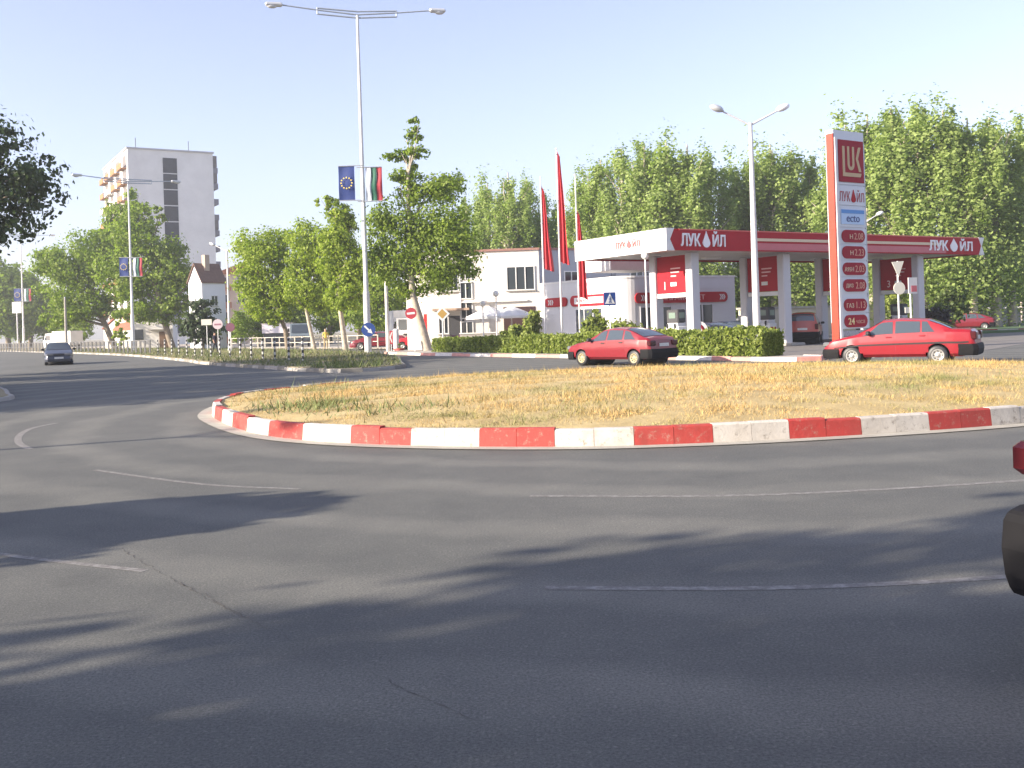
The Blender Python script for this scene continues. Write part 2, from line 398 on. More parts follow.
# roundabout island
ISL = [(-6.16, 20.4), (-5.29, 18.06), (-3.89, 15.54), (-2.33, 14.07), (-.2, 13.1), (1.84, 12.78), (4.4, 13.1), (7.03, 13.86), (10, 15.2), (13, 17.2), (15.6, 19.8), (15.6, 22.6), (13.2, 24.8), (9.5, 26.4), (5.5, 27.7), (1, 28.2), (-3, 27.3), (-5.5, 25.2), (-6.4, 22.9)]
fine = spline(ISL, 40)
# start the paint pattern at the joint seen at the middle of the near side
mi_ = min(range(len(fine)), key=lambda i: (fine[i][0]-.53)**2+(fine[i][1]-12.95)**2)
fine = fine[mi_:] + fine[:mi_]
per_ = sum(math.dist(fine[i], fine[i-1]) for i in range(len(fine)))
isl = resample(fine, per_/(4*round(per_/(4*.515))))
mb = MB(); kerb_run(mb, isl, .245, .16, lambda i: 1 if (i//2) % 2 == 0 else 0)
struct(mb.build('kerb', [KRED, KWHITE]))
mb = MB(); go = offset(isl, .27); mb2 = [p for p in isl]
ribbon(mb, mb2, go, .012)
ribbon(mb, [p for p in go], offset(isl, .275), .0065)
struct(mb.build('gutter', GUT))
ci = (4.5, 21.0)
inn = offset(isl, -.15)
KS = [1, .985, .96, .92, .86, .78, .68, .56, .42, .25]
def isl_z(k): return .21 + .30*(1-k**2.2)
mb = MB(); vs = []; fs = []; n = len(inn)
for k in KS:
    for p in inn: vs.append((ci[0]+(p[0]-ci[0])*k, ci[1]+(p[1]-ci[1])*k, isl_z(k)+rng.normal()*.012))
vs.append((*ci, isl_z(0)))
for a in range(len(KS)-1):
    for i in range(n): fs.append((a*n+i, a*n+(i+1) % n, (a+1)*n+(i+1) % n, (a+1)*n+i))
for i in range(n): fs.append(((len(KS)-1)*n+i, (len(KS)-1)*n+(i+1) % n, len(KS)*n))
mb.add(vs, fs, 0, True); struct(mb.build('traffic_island', SOIL))

def grass_mat(name, c1, c2, g1, g2, lo, hi, scale):
    m = bpy.data.materials.new(name); m.use_nodes = True; nt = m.node_tree; b = nt.nodes['Principled BSDF']; L = nt.links.new; N = nt.nodes.new
    tc = N('ShaderNodeTexCoord'); n = N('ShaderNodeTexNoise'); n.inputs['Scale'].default_value = scale; n.inputs['Detail'].default_value = 5; n.inputs['Roughness'].default_value = .7
    L(tc.outputs['Object'], n.inputs['Vector'])
    geo = N('ShaderNodeNewGeometry')
    def mixc(a, bb):
        x = N('ShaderNodeMixRGB'); x.inputs[1].default_value = (*a, 1); x.inputs[2].default_value = (*bb, 1); L(geo.outputs['Random Per Island'], x.inputs[0]); return x
    s, g = mixc(c1, c2), mixc(g1, g2)
    r = N('ShaderNodeValToRGB'); r.color_ramp.elements[0].position = lo; r.color_ramp.elements[1].position = hi; L(n.outputs['Fac'], r.inputs['Fac'])
    x = N('ShaderNodeMixRGB'); L(r.outputs['Color'], x.inputs[0]); L(s.outputs[0], x.inputs[1]); L(g.outputs[0], x.inputs[2])
    L(x.outputs[0], b.inputs['Base Color']); b.inputs['Roughness'].default_value = .7; b.inputs['Specular IOR Level'].default_value = .25
    MATS[name] = m; return m
DRY = grass_mat('dry_grass', (.36, .24, .085), (.60, .43, .19), (.13, .16, .055), (.27, .27, .11), .47, .61, .45)
GRN = grass_mat('green_grass', (.065, .105, .028), (.13, .175, .05), (.30, .25, .11), (.17, .18, .065), .46, .66, .35)
def blades(P, h, w, lean=.5):
    n = len(P); a = rng.uniform(0, 2*math.pi, n); l = np.sqrt(rng.uniform(0, lean, n))*h; b = rng.uniform(0, 2*math.pi, n)
    wv = np.stack([np.cos(a)*w/2, np.sin(a)*w/2, np.zeros(n)], 1)
    tip = P + np.stack([np.cos(b)*l, np.sin(b)*l, h*np.sqrt(np.maximum(.04, 1-(l/np.maximum(h, 1e-6))**2))], 1)
    return np.stack([P-wv, P+wv, tip], 1).reshape(-1, 3)
# dry turf on the island (uncountable): denser toward the viewer, in tufts
INN = np.array(inn)
def isl_pts(nn, kmin=0.0):
    u = np.sqrt(rng.uniform(kmin**2, .995, nn)); s = rng.uniform(0, len(INN), nn); i = s.astype(int) % len(INN); t = (s-s.astype(int))[:, None]
    p = INN[i]*(1-t)+INN[(i+1) % len(INN)]*t
    xy = np.array(ci)+(p-np.array(ci))*u[:, None]
    return xy, u
xy, u = isl_pts(330000)
tuft = np.sin(xy[:, 0]*2.1+np.sin(xy[:, 1]*1.7)*2)*np.sin(xy[:, 1]*2.6+np.sin(xy[:, 0]*1.3)*2)
keep = (rng.random(len(xy)) < .55+.45*tuft) & ((u < .95) | (rng.random(len(xy)) < .85)); xy, u, tuft = xy[keep], u[keep], tuft[keep]
h = rng.gamma(2.5, .017, len(xy))*(1+.5*tuft)*np.where(u > .94, .55, 1)+.02
P = np.concatenate([xy, isl_z(u)[:, None]-.01], 1)
V1 = blades(P, h, rng.uniform(.005, .012, len(xy)), .97)
xy, u = isl_pts(1500); P = np.concatenate([xy, isl_z(u)[:, None]-.01], 1)       # taller stalks
V2 = blades(P, rng.uniform(.08, .20, len(xy))*np.where(u > .95, .6, 1), rng.uniform(.004, .008, len(xy)), .5)
W3 = []
for cx_, cy_, sx_, sy_, n_ in ((-4.2, 22.0, .5, 1.2, 500), (-3.2, 17.6, .7, .7, 1100), (-1.6, 16.2, .6, .5, 700), (-2.0, 20, 1.2, 1.6, 900), (1.2, 15.4, .5, .4, 300), (3.3, 17.5, .9, .8, 500), (6.4, 20.5, 1.0, .8, 500), (8.8, 17.6, .8, .5, 260), (2.2, 22.8, 1.2, .8, 500), (10.2, 21.6, .8, .7, 300)):
    W3.append(np.stack([rng.normal(cx_, sx_, n_), rng.normal(cy_, sy_, n_)], 1))
wx = np.concatenate(W3); wx = wx[[in_poly(x_, y_, inn) for x_, y_ in wx]]; P = np.concatenate([wx, np.full((len(wx), 1), .28)], 1)   # greener weeds
rr_ = np.abs(wx-np.array(ci)); pick = rng.random(len(wx)) < .85; wx = wx[pick]; P = P[pick]; V3 = blades(P, rng.gamma(2.4, .038, len(wx))+.04, rng.uniform(.012, .03, len(wx)), .8)
WEED = grass_mat('weed_leaves', (.10, .14, .05), (.20, .23, .09), (.30, .25, .11), (.22, .21, .09), .52, .64, .9)
o = link('weeds', np_mesh('weeds', V3, 3, WEED)); tag(o, None, None, None, 'stuff')
o = link('dry_grass', np_mesh('dry_grass', np.concatenate([V1, V2]), 3, DRY)); tag(o, None, None, None, 'stuff')

# road paint + crack
def mark(pts, wid, z=.0022):
    pl = resample(spline(pts, 8, False), .25, False) if len(pts) > 2 else resample(pts, .25, False)
    m = MB(); a = offset(pl, wid/2, False); b = offset(pl, -wid/2, False)
    ribbon(m, b, a, z, 0, False); return m
mk = MB()
for pts, w in (([G(530, 496), G(760, 495), G(1018, 481), G(1200, 466)], .085), ([G(545, 588), G(780, 588), G(1005, 577), G(1250, 556)], .085),
               ([G(57, 423), G(33, 428), G(20, 435), G(19, 443), G(30, 449)], .11), ([G(95, 470), G(200, 484), G(300, 489)], .07), ([G(-60, 545), G(20, 557), G(145, 571)], .07),
               ([G(0, 381), G(70, 375), G(150, 372)], .12), ([G(160, 376), G(230, 372)], .10)):
    q = mark(pts, w); mk.add(q.v, q.f)
struct(mk.build('road_marking', PAINT))
CRK = M('bitumen_crack', (.085, .08, .075), .9, .3, 10)
mb = MB()
for p0, p1, p2 in ((G(120, 548), G(165, 575), G(290, 640)), (G(375, 676), G(420, 697), G(500, 728)), (G(175, 580), G(205, 597), G(240, 614))):
    pl = [p0]; base = resample([p0, p1, p2], .05, False); pl = [(p[0]+rng.normal()*.012, p[1]+rng.normal()*.012) for p in base]
    wv = [max(.0008, .0022+rng.normal()*.0022) for _ in pl]
    for i in range(len(pl)-1):
        a, b = pl[i], pl[i+1]
        mb.add([(a[0]-wv[i], a[1], .002), (a[0]+wv[i], a[1], .002), (b[0]+wv[i+1], b[1], .002), (b[0]-wv[i+1], b[1], .002)], [(0, 1, 2, 3)])
struct(mb.build('road_crack', CRK))

# planted median on the left with its kerb
MED = [(-4.7, 43), (-4.4, 40.5), (-5.2, 38.6), (-7, 38.1), (-10.8, 44), (-16.4, 53.5), (-22.5, 66), (-38, 94), (-72, 146), (-96, 182), (-90, 190), (-62, 152), (-34, 108), (-18, 82), (-10, 66), (-6.4, 54)]
med = resample(spline(MED, 8), .9)
med = med[::-1] if sum(med[i][0]*med[(i+1) % len(med)][1]-med[(i+1) % len(med)][0]*med[i][1] for i in range(len(med))) < 0 else med
mb = MB(); kerb_run(mb, med, .14, .16, lambda i: (0, 1, 2, 2, 0, 2)[(i*13 % 17) % 6]); struct(mb.build('median_kerb', [CONC, GUT, M('dark_concrete', (.20, .19, .165), .9, .2, 2)]))
mi2 = offset(med, -.15)
mb = MB(); mb.prism(mi2, .05, .16); struct(mb.build('median_ground', DIRTG))
pp = []
while len(pp) < 16000:
    y = 38+(rng.random()**1.7)*95; x = -4-rng.random()*75
    if in_poly(x, y, mi2): pp.append((x, y, .15))
P = np.array(pp)
hh = rng.gamma(3.0, .055, len(P))+.04
o = link('median_grass', np_mesh('median_grass', blades(P, hh, rng.uniform(.02, .05, len(P)), .7), 3, GRN)); tag(o, None, None, None, 'stuff')

# left pavement corner and right-hand pavement strip under the hedge
LP = [(-13.7, 26.2), (-14.6, 29.0), (-17.4, 33.8), (-24, 44), (-36, 62), (-90, 141), (-118, 141), (-62, 60), (-44, 14), (-26, 10), (-16.5, 20)]
lp = resample(spline(LP, 6), .8); lp = lp if sum(lp[i][0]*lp[(i+1) % len(lp)][1]-lp[(i+1) % len(lp)][0]*lp[i][1] for i in range(len(lp))) > 0 else lp[::-1]
mb = MB(); kerb_run(mb, lp, .12, .15, lambda i: 0); struct(mb.build('pavement_kerb', [CONC]))
mb = MB(); mb.prism(offset(lp, -.14), 0, .115); struct(mb.build('pavement', DIRTG))
HK = [(-8.2, 65.5), (-7.6, 62.6), (-3.8, 55.5), (2.6, 45.9), (7.3, 38.6), (9.6, 35.3), (10.6, 35.0), (11.2, 36.0), (9.2, 39.4), (3.2, 50), (-2.5, 60), (-5.5, 66.2)]
hk = resample(spline(HK, 8), 1.0); hk = hk if sum(hk[i][0]*hk[(i+1) % len(hk)][1]-hk[(i+1) % len(hk)][0]*hk[i][1] for i in range(len(hk))) > 0 else hk[::-1]
mb = MB(); kerb_run(mb, hk, .15, .16, lambda i: (i//2) % 2); struct(mb.build('verge_kerb', [KREDF, KWHF]))
mb = MB(); mb.prism(offset(hk, -.15), 0, .14); struct(mb.build('verge_pavement', PAVE))
# sandy base the price sign stands on
SB = resample(spline([(12.1, 36.2), (13.8, 36.6), (17, 41.5), (16.6, 43.6), (14.6, 43.2), (12.2, 38.4)], 8), .5)
SB = SB if sum(SB[i][0]*SB[(i+1) % len(SB)][1]-SB[(i+1) % len(SB)][0]*SB[i][1] for i in range(len(SB))) > 0 else SB[::-1]
mb = MB(); kerb_run(mb, SB, .14, .14, lambda i: 0); mb.prism(offset(SB, -.13), 0, .135, 'XY', 1); struct(mb.build('sign_plinth', [CONC, PAVE]))
# far right kerb and lawn
rk = resample([G(930, 336), G(965, 333.0), G(1023, 331.5), G(1120, 328.6)], 1.35, False)
mb = MB(); kerb_run(mb, rk[::1], .2, .2, lambda i: i % 2, False); struct(mb.build('far_kerb', [DRED, KWHITE]))
LAWN = M('lawn', (.075, .13, .055), .9, .25, 2)
mb = MB(); mb.prism([(rk[0][0]+.3, rk[0][1]+.8), (rk[-1][0], rk[-1][1]+.5), (95, 110), (30, 110)], 0, .16); struct(mb.build('lawn', LAWN))
# pavement in front of the buildings on the left
mb = MB(); mb.prism([(-6, 77), (-14, 88), (-58, 152), (-105, 222), (-80, 235), (-10, 120), (5, 92), (3, 78)], -.01, .05); struct(mb.build('far_pavement', PAVE))

# hedge (one clipped hedge) -------------------------------------------------
ht = thing('hedge', 'long clipped green hedge in front of the fuel station', 'hedge', (0, 0, .13))
a, b = Vector((-4.2, 60.0)), Vector((9.6, 37.0)); L_ = (b-a).length; dv = (b-a)/L_; nv = Vector((dv.y, -dv.x))
W_ = 1.15
mb = MB(); core = [(a+dv*x+nv*s*(W_/2-.14)) for x, s in ((.15, 1), (L_-.15, 1), (L_-.15, -1), (.15, -1))]
mb.prism([(p.x, p.y) for p in core], 0, .60); mb.build('branches', M('hedge_core', (.02, .025, .01), .9, .2, 5), ht)
N_ = 30000; ss = rng.uniform(0, L_, N_); side = rng.random(N_); q = np.zeros((N_, 3))
lat = np.where(side < .45, W_/2, np.where(side < .55, -W_/2, rng.uniform(-W_/2, W_/2, N_)))
zz = np.where(side < .55, rng.uniform(.0, .95, N_), .95)
endm = rng.random(N_) < .05; ss = np.where(endm, L_, ss); lat = np.where(endm, rng.uniform(-W_/2, W_/2, N_), lat); zz = np.where(endm, rng.uniform(0, .95, N_), zz)
wav = .06*np.sin(ss*1.3)+.05*np.sin(ss*3.7+1)+.05*np.sin(ss*8.3+2*np.sin(ss))
lat = lat*(1+wav*1.3) + rng.normal(0, .05, N_); zz = zz*(1+wav) + np.abs(rng.normal(0, .055, N_))*np.where(rng.random(N_) < .1, 1.8, 1)
zz = zz*(.72+.24*ss/L_)
q[:, 0] = a.x+dv.x*ss+nv.x*lat; q[:, 1] = a.y+dv.y*ss+nv.y*lat; q[:, 2] = np.maximum(.02, zz)
link('foliage', np_mesh('foliage', leaf_quads(q, .14), 4, LEAF_HEDGE), ht)

# ================================================================== CARS
def lerp_tab(tab, x):
    xs = [t[0] for t in tab]; ys = [t[1] for t in tab]; return float(np.interp(x, xs, ys))
def wheel(parent, x, y, r, side, hub):
    t = MB(); w = .19
    prof = [(r*.62, -w/2), (r*.90, -w/2), (r*.98, -w/2+.03), (r, -w/2+.06), (r, w/2-.06), (r*.98, w/2-.03), (r*.90, w/2), (r*.62, w/2)]
    t.lathe(prof, (0, 0, 0), 22, 'Y'); 
    wo = link('wheel', None, parent, (x, y, r))
    me = t.mesh('tyre'); me.materials.append(BLACK); link('tyre', me, wo)
    m = MB(); s = side
    pr = [(.001, s*(w/2-.015)), (r*.14, s*(w/2-.01)), (r*.2, s*(w/2-.035)), (r*.42, s*(w/2-.045)), (r*.5, s*(w/2-.02)), (r*.64, s*(w/2-.005)), (r*.66, s*(w/2-.05))]
    if s > 0: pr = pr[::-1]
    m.lathe(pr, (0, 0, 0), 22, 'Y', 0)
    for k in range(8):
        aa = 2*math.pi*k/8; m.box((math.cos(aa)*r*.43, s*(w/2-.036), math.sin(aa)*r*.43), (.05, .02, .035), 0, 1, -aa)
    me = m.mesh('rim'); me.materials.append(hub); me.materials.append(BLACK); link('rim', me, wo)
    return wo
def make_car(name, label, cat, S, paint, hub, bumper, loc=(0, 0, 0), rz=0, group=None, plate=True):
    car = thing(name, label, cat, loc, rz, group)
    Lh = S['L']/2; W2 = S['W']/2
    top, belt, ww = S['top'], S['belt'], S['plan']
    c0, c1 = S['cab']          # cowl x .. rear deck x
    def sec(x):
        zt, zb, w = lerp_tab(top, x), lerp_tab(belt, x), W2*lerp_tab(ww, x); zl = lerp_tab(S['low'], x)
        zb = min(zb, zt-.03)
        g = max(0.0, min(1.0, (zt-zb-.06)/(S['H']-lerp_tab(belt, 0)-.06)))
        wr = (w*.88)*(1-g) + (W2*.70)*g
        ez = zt-.025-.035*g
        return [(0, zl), (w*.82, zl), (w*.955, zl+.09), (w*1.0, zl+(zb-zl)*.62), (w*.962, zb), (wr, ez), (wr*.62, zt-.008), (0, zt)]
    xs = sorted(set([round(v, 3) for v in np.linspace(-Lh, Lh, 46)] + [t[0] for t in top]))
    vs = []; fs = []; NP = 14
    for x in xs:
        h = sec(x); ring = h[:8] + [(-y, z) for y, z in h[6:0:-1]]
        vs += [(x, y, z) for y, z in ring]
    for i in range(len(xs)-1):
        for k in range(NP):
            fs.append((i*NP+k, (i+1)*NP+k, (i+1)*NP+(k+1) % NP, i*NP+(k+1) % NP))
    fs.append(tuple(range(NP))); fs.append(tuple((len(xs)-1)*NP+k for k in range(NP-1, -1, -1)))
    m = MB(); m.add(vs, fs, 0, True); me = m.mesh('body')
    tmp = bpy.data.objects.new('tmp', me); COL.objects.link(tmp)
    cut = MB()
    for ax in S['axles']:
        for sgn in (-1, 1):
            cut.lathe([(.001, -.25), (S['r']+.045, -.25), (S['r']+.045, .25), (.001, .25)], (ax, sgn*(W2-.03), S['r']+.01), 26, 'Y')
    cm = cut.mesh('cut'); co = bpy.data.objects.new('cut', cm); COL.objects.link(co)
    bm = tmp.modifiers.new('b', 'BOOLEAN'); bm.operation = 'DIFFERENCE'; bm.object = co; bm.solver = 'EXACT'
    dg = bpy.context.evaluated_depsgraph_get(); dg.update()
    me2 = bpy.data.meshes.new_from_object(tmp.evaluated_get(dg)); bpy.data.objects.remove(tmp); bpy.data.objects.remove(co)
    me2.materials.clear(); me2.materials.append(paint)
    me2.set_sharp_from_angle(angle=R(28)) if hasattr(me2, 'set_sharp_from_angle') else None
    link('body', me2, car)
    # wheel wells
    for ax in S['axles']:
        m = MB(); m.lathe([(.001, -W2+.2), (S['r']+.03, -W2+.2), (S['r']+.03, W2-.2), (.001, W2-.2)], (ax, 0, S['r']+.01), 16, 'Y'); m.build('wheel_well', BLACK, car)
    def side_pt(x, t, s, off):
        h = sec(x); p, q = h[4], h[5]; return (x, s*(p[0]+(q[0]-p[0])*t+off), p[1]+(q[1]-p[1])*t+off*.35)
    def low_pt(x, t, s, off):
        h = sec(x); P = [h[2], h[3], h[4]]; u = t*2; i = min(1, int(u)); f = u-i
        return (x, s*(P[i][0]+(P[i+1][0]-P[i][0])*f+off), P[i][1]+(P[i+1][1]-P[i][1])*f)
    def top_pt(x, v, off, fwd):
        h = sec(x); P = [h[5], h[6], h[7]]; u = (1-abs(v))*2; i = min(1, int(u)); f = u-i
        y = P[i][0]+(P[i+1][0]-P[i][0])*f; z = P[i][1]+(P[i+1][1]-P[i][1])*f
        return (x+off*.6*fwd, (1 if v >= 0 else -1)*y, z+off)
    def patch(name, fn, nu, nv, mat, flip=False, par=None):
        vs = [fn(i/nu, j/nv) for j in range(nv+1) for i in range(nu+1)]
        fs = [(j*(nu+1)+i, j*(nu+1)+i+1, (j+1)*(nu+1)+i+1, (j+1)*(nu+1)+i) for j in range(nv) for i in range(nu)]
        if flip: fs = [f[::-1] for f in fs]
        m = MB(); m.add(vs, fs, 0, True); return m.build(name, mat, par or car)
    TRIM = BLACK
    for s in (-1, 1):
        for (b0, b1, t0, t1) in S['win']:
            def wf(u, v, g=0.0):
                vv = .07+.85*v; xa = b0+(t0-b0)*vv; xb = b1+(t1-b1)*vv; return side_pt(xa+(xb-xa)*u, vv, s, .006)
            fr = patch('side_window', wf, 8, 4, CGLASS, s > 0)
        for (d0, d1) in S['doors']:
            def df(u, v): return low_pt(d0+(d1-d0)*u, .06+.93*v, s, .005)
            dr = patch('door', df, 8, 6, paint, s > 0)
            hx = d0+.16; p = low_pt(hx, .86, s, .012)
            m = MB(); m.bbox((p[0], p[1], p[2]), (.17, .03, .035), .008); m.build('handle', S.get('hmat', BLACK), dr)
        if S.get('strip'):
            x0, x1 = S['strip']
            def sf(u, v): return low_pt(x0+(x1-x0)*u, .42+.07*v, s, .012)
            patch('side_moulding', sf, 20, 1, BLACK, s > 0)
        mx = c0-.28; p = side_pt(mx, .15, s, .09); m = MB(); m.bbox((p[0], p[1]+s*.03, p[2]+.03), (.12, .2, .13), .03); m.build('mirror', S.get('mmat', BLACK), car)
        # lamps
        fx = Lh; wf_ = W2*lerp_tab(ww, Lh-.06)
        m = MB(); z = S['hl'][0]; m.bbox((Lh-.09, s*(wf_-.2), z), (.22, .40, S['hl'][1]), .03); m.build('headlight', M('lamp_glass', (.20, .21, .22), .1, .05, 5, .3), car)
        m = MB(); z0, hz, wy = S['tl']; m.bbox((-Lh+.065, s*(W2*lerp_tab(ww, -Lh+.06)-wy/2+.012), z0), (.19, wy, hz), .03); m.build('tail_light', M('tail_lamp', (.055, .006, .009), .15, .15, 9), car)
    x0, x1 = S['ws']; patch('windscreen', lambda u, v: top_pt(x0+(x1-x0)*v, -.93+1.86*u, .008, 1), 10, 6, CGLASS, False)
    x0, x1 = S['rw']; patch('rear_window', lambda u, v: top_pt(x0+(x1-x0)*v, -.9+1.8*u, .008, -1), 10, 6, CGLASS, False)
    for e, (xa, z0, z1, ext) in (('front', S['fb']), ('rear', S['rb'])):
        sg = 1 if e == 'front' else -1
        out = []
        for x in np.linspace(xa, sg*Lh, 9): out.append((x, W2*lerp_tab(ww, x)+.018))
        out = [(x + sg*ext*max(0, (i-3)/5)**.6, y*(1-.02*max(0, i-6))) for i, (x, y) in enumerate(out)]
        poly = out + [(x, -y) for x, y in out[::-1]]
        m = MB(); c = (sum(p[0] for p in poly)/len(poly))
        ins = [(xa+(x-xa)*.94, y*.975) for x, y in poly]
        n = len(poly)
        if sum(poly[i][0]*poly[(i+1) % n][1]-poly[(i+1) % n][0]*poly[i][1] for i in range(n)) < 0: poly = poly[::-1]; ins = ins[::-1]
        md = [((p[0]+q_[0])/2, (p[1]+q_[1])/2) for p, q_ in zip(ins, poly)]; zm = (z0+z1)/2; bul = [(q_[0]*1.006, q_[1]*1.004) for q_ in poly]
        vs = [(*p, z0) for p in ins] + [(*p, z0+.03) for p in md] + [(*p, z0+.09) for p in poly] + [(*p, zm+.02) for p in bul] + [(*p, z1-.05) for p in poly] + [(*p, z1-.015) for p in md] + [(*p, z1) for p in ins]
        fs = [tuple(range(n-1, -1, -1)), tuple(range(6*n, 7*n))] + [(k*n+i, k*n+(i+1) % n, (k+1)*n+(i+1) % n, (k+1)*n+i) for k in range(6) for i in range(n)]
        m.add(vs, fs, 0); m.build('bumper', bumper, car)
    m = MB(); m.bbox((Lh-.02, 0, S['hl'][0]), (.08, .62, S['hl'][1]*.75), .02); m.build('grille', BLACK, car)
    PL = M('number_plate', (.62, .62, .60), .5, .15, 20)
    m = MB(); m.box((-Lh-.012, 0, S['plz']), (.014, .52, .115)); m.build('number_plate', PL, car)
    m = MB(); m.box((Lh+S['fb'][3]+.006, 0, .46), (.014, .52, .115)); m.build('number_plate', PL, car)
    for ax in S['axles']:
        for s in (-1, 1): wheel(car, ax, s*(W2-.115), S['r'], s, hub)
    return car
HATCH = dict(L=4.04, W=1.70, H=1.395, r=.285, axles=(1.22, -1.30), cab=(1.0, -1.7),
    top=[(-2.02, .70), (-1.98, .93), (-1.86, 1.015), (-1.70, 1.045), (-1.15, 1.27), (-.80, 1.36), (-.2, 1.395), (.22, 1.35), (.50, 1.20), (1.0, .93), (1.5, .85), (1.86, .75), (1.98, .68), (2.02, .60)],
    belt=[(-2.02, .66), (-1.9, .92), (-1.2, .93), (0, .90), (1.0, .86), (1.8, .72), (2.02, .58)],
    plan=[(-2.02, .88), (-1.9, .95), (-1.5, 1), (1.3, 1), (1.75, .95), (1.95, .88), (2.02, .80)], low=[(-2.02, .32), (-1.7, .24), (1.6, .24), (2.02, .30)],
    win=[(.88, .02, .30, .04), (-.05, -.78, -.04, -.72), (-.86, -1.42, -.80, -1.02)], doors=[(-.02, 1.0), (-.88, -.06)], ws=(.97, .25), rw=(-1.66, -.86),
    fb=(1.62, .22, .52, .04), rb=(-1.62, .26, .60, .05), hl=(.66, .13), tl=(.80, .19, .34), plz=.74)
SEDAN = dict(L=4.38, W=1.70, H=1.425, r=.295, axles=(1.32, -1.155), cab=(1.08, -1.45),
    top=[(-2.19, .66), (-2.16, .95), (-2.06, 1.055), (-1.9, 1.075), (-1.56, 1.085), (-1.22, 1.25), (-.86, 1.39), (-.1, 1.43), (.42, 1.395), (.70, 1.23), (1.20, .965), (1.6, .88), (2.0, .77), (2.14, .68), (2.19, .58)],
    belt=[(-2.19, .62), (-2.05, .96), (-1.4, .985), (0, .935), (1.08, .885), (1.9, .74), (2.19, .56)],
    plan=[(-2.19, .88), (-2.08, .95), (-1.6, 1), (1.3, 1), (1.85, .95), (2.1, .87), (2.19, .78)], low=[(-2.19, .34), (-1.8, .25), (1.7, .25), (2.19, .30)],
    win=[(1.06, .10, .50, .12), (.03, -.68, .04, -.66), (-.73, -1.10, -.71, -.84)], doors=[(.06, 1.1), (-.90, .01)], ws=(1.16, .46), rw=(-1.52, -.92), strip=(-2.0, 1.85),
    fb=(1.72, .22, .52, .05), rb=(-1.72, .28, .62, .06), hl=(.66, .14), tl=(.86, .24, .34), plz=.80)
SUV = dict(L=4.2, W=1.76, H=1.80, r=.34, axles=(1.3, -1.25), cab=(.95, -2.0),
    top=[(-2.1, .8), (-2.06, 1.2), (-1.95, 1.6), (-1.75, 1.76), (-.5, 1.80), (.25, 1.74), (.55, 1.55), (1.0, 1.14), (1.6, 1.06), (2.0, .98), (2.1, .8)],
    belt=[(-2.1, .76), (-2.0, 1.06), (0, 1.08), (1.0, 1.04), (2.0, .92), (2.1, .76)],
    plan=[(-2.1, .93), (-2.0, .98), (-1.6, 1), (1.4, 1), (1.9, .95), (2.1, .88)], low=[(-2.1, .42), (2.1, .42)],
    win=[(.9, .05, .36, .07), (-.03, -.85, -.02, -.82), (-.95, -1.75, -.92, -1.66)], doors=[(.0, 1.0), (-.95, -.06)], ws=(.96, .30), rw=(-2.03, -1.84),
    fb=(1.6, .36, .68, .05), rb=(-1.65, .36, .70, .05), hl=(.86, .18), tl=(.98, .30, .20), plz=.86)
CARRED = M('car_red', (.185, .006, .014), .38, .06, 3, coat=.3)
CARRED2 = M('car_bright_red', (.24, .007, .015), .38, .06, 3, coat=.3)
CARBLUE = M('car_slate_blue', (.050, .058, .082), .28, .08, 3, .35, coat=.5)
CARDK = M('car_dark_blue', (.018, .022, .055), .25, .1, 3, .2, coat=.5)
CARSIL = M('car_silver', (.42, .46, .50), .3, .06, 3, .5, coat=.4)
CARBLK = M('car_black', (.015, .016, .018), .25, .1, 3, coat=.5)
CARMAR_SHADE = M('car_maroon_shaded_red', (.16, .012, .022), .3, .1, 3, coat=.5)  # maroon paint, also used as red darkened by shade on one car
CARWH = M('van_white', (.74, .75, .75), .4, .04, 3, coat=.3)
HUBS = M('hub_silver', (.34, .335, .32), .4, .1, 8, .4)
HUBY = M('hub_beige', (.34, .29, .17), .55, .15, 8)
BMP = M('bumper_plastic', (.008, .008, .0095), .75, .1, 8, spec=.2)

def gp(px, py, z=0): x, y = G(px, py, z); return (x, y, 0)
hd = lambda dx, dy: math.atan2(dy, dx)
p = D(620, 330, 36.9); red1 = make_car('hatchback_car', 'red hatchback with black bumpers driving past the hedge', 'car', HATCH, CARRED, HUBY, BMP, (p.x, 36.9, 0), math.pi-R(47))
p = D(897, 330, 31.0); SEDAN2 = dict(SEDAN, hmat=CARRED2, mmat=BLACK)
red2 = make_car('saloon_car', 'bright red saloon beside the tall price sign', 'car', SEDAN2, CARRED2, HUBS, BMP, (p.x+.12, 31.0, 0), math.pi-R(31))
p = D(58, 340, 64.5); blue1 = make_car('saloon_car', 'slate blue saloon coming toward the roundabout on the left', 'car', SEDAN, CARBLUE, HUBS, CARBLUE, (p.x, 64.5, 0), hd(.42, -.90))
# the car whose rear corner is entering the frame at the right edge
make_car('hatchback_car', 'red car with black bumper cut off by the right edge of the photo', 'car', dict(HATCH, rb=(-1.62, .24, .64, .12), tl=(.88, .16, .30)), CARMAR_SHADE, HUBS, BMP, (4.585, 4.68, 0), R(16))  # darker maroon paint stands in for shade on this red car

# ================================================================== STATION
TH = math.atan2(.524, .852); C1 = Vector((7.7, 48.6, 0)); ex, ey = Vector((.852, .524, 0)), Vector((-.524, .852, 0))
def st(t, s, z=0): return C1 + ex*t + ey*s + Vector((0, 0, z))
CL, CD, CZ0, CZ1 = 25.4, 7.6, 5.0, 6.05
can = thing('station_canopy', 'wide fuel station canopy with red fascia and white end', 'canopy', C1, TH)
mb = MB(); mb.box((CL/2, CD/2, CZ0+.35), (CL-.3, CD-.3, .5)); mb.build('roof', M('canopy_soffit', (.66, .62, .58), .5, .04, 1), can)
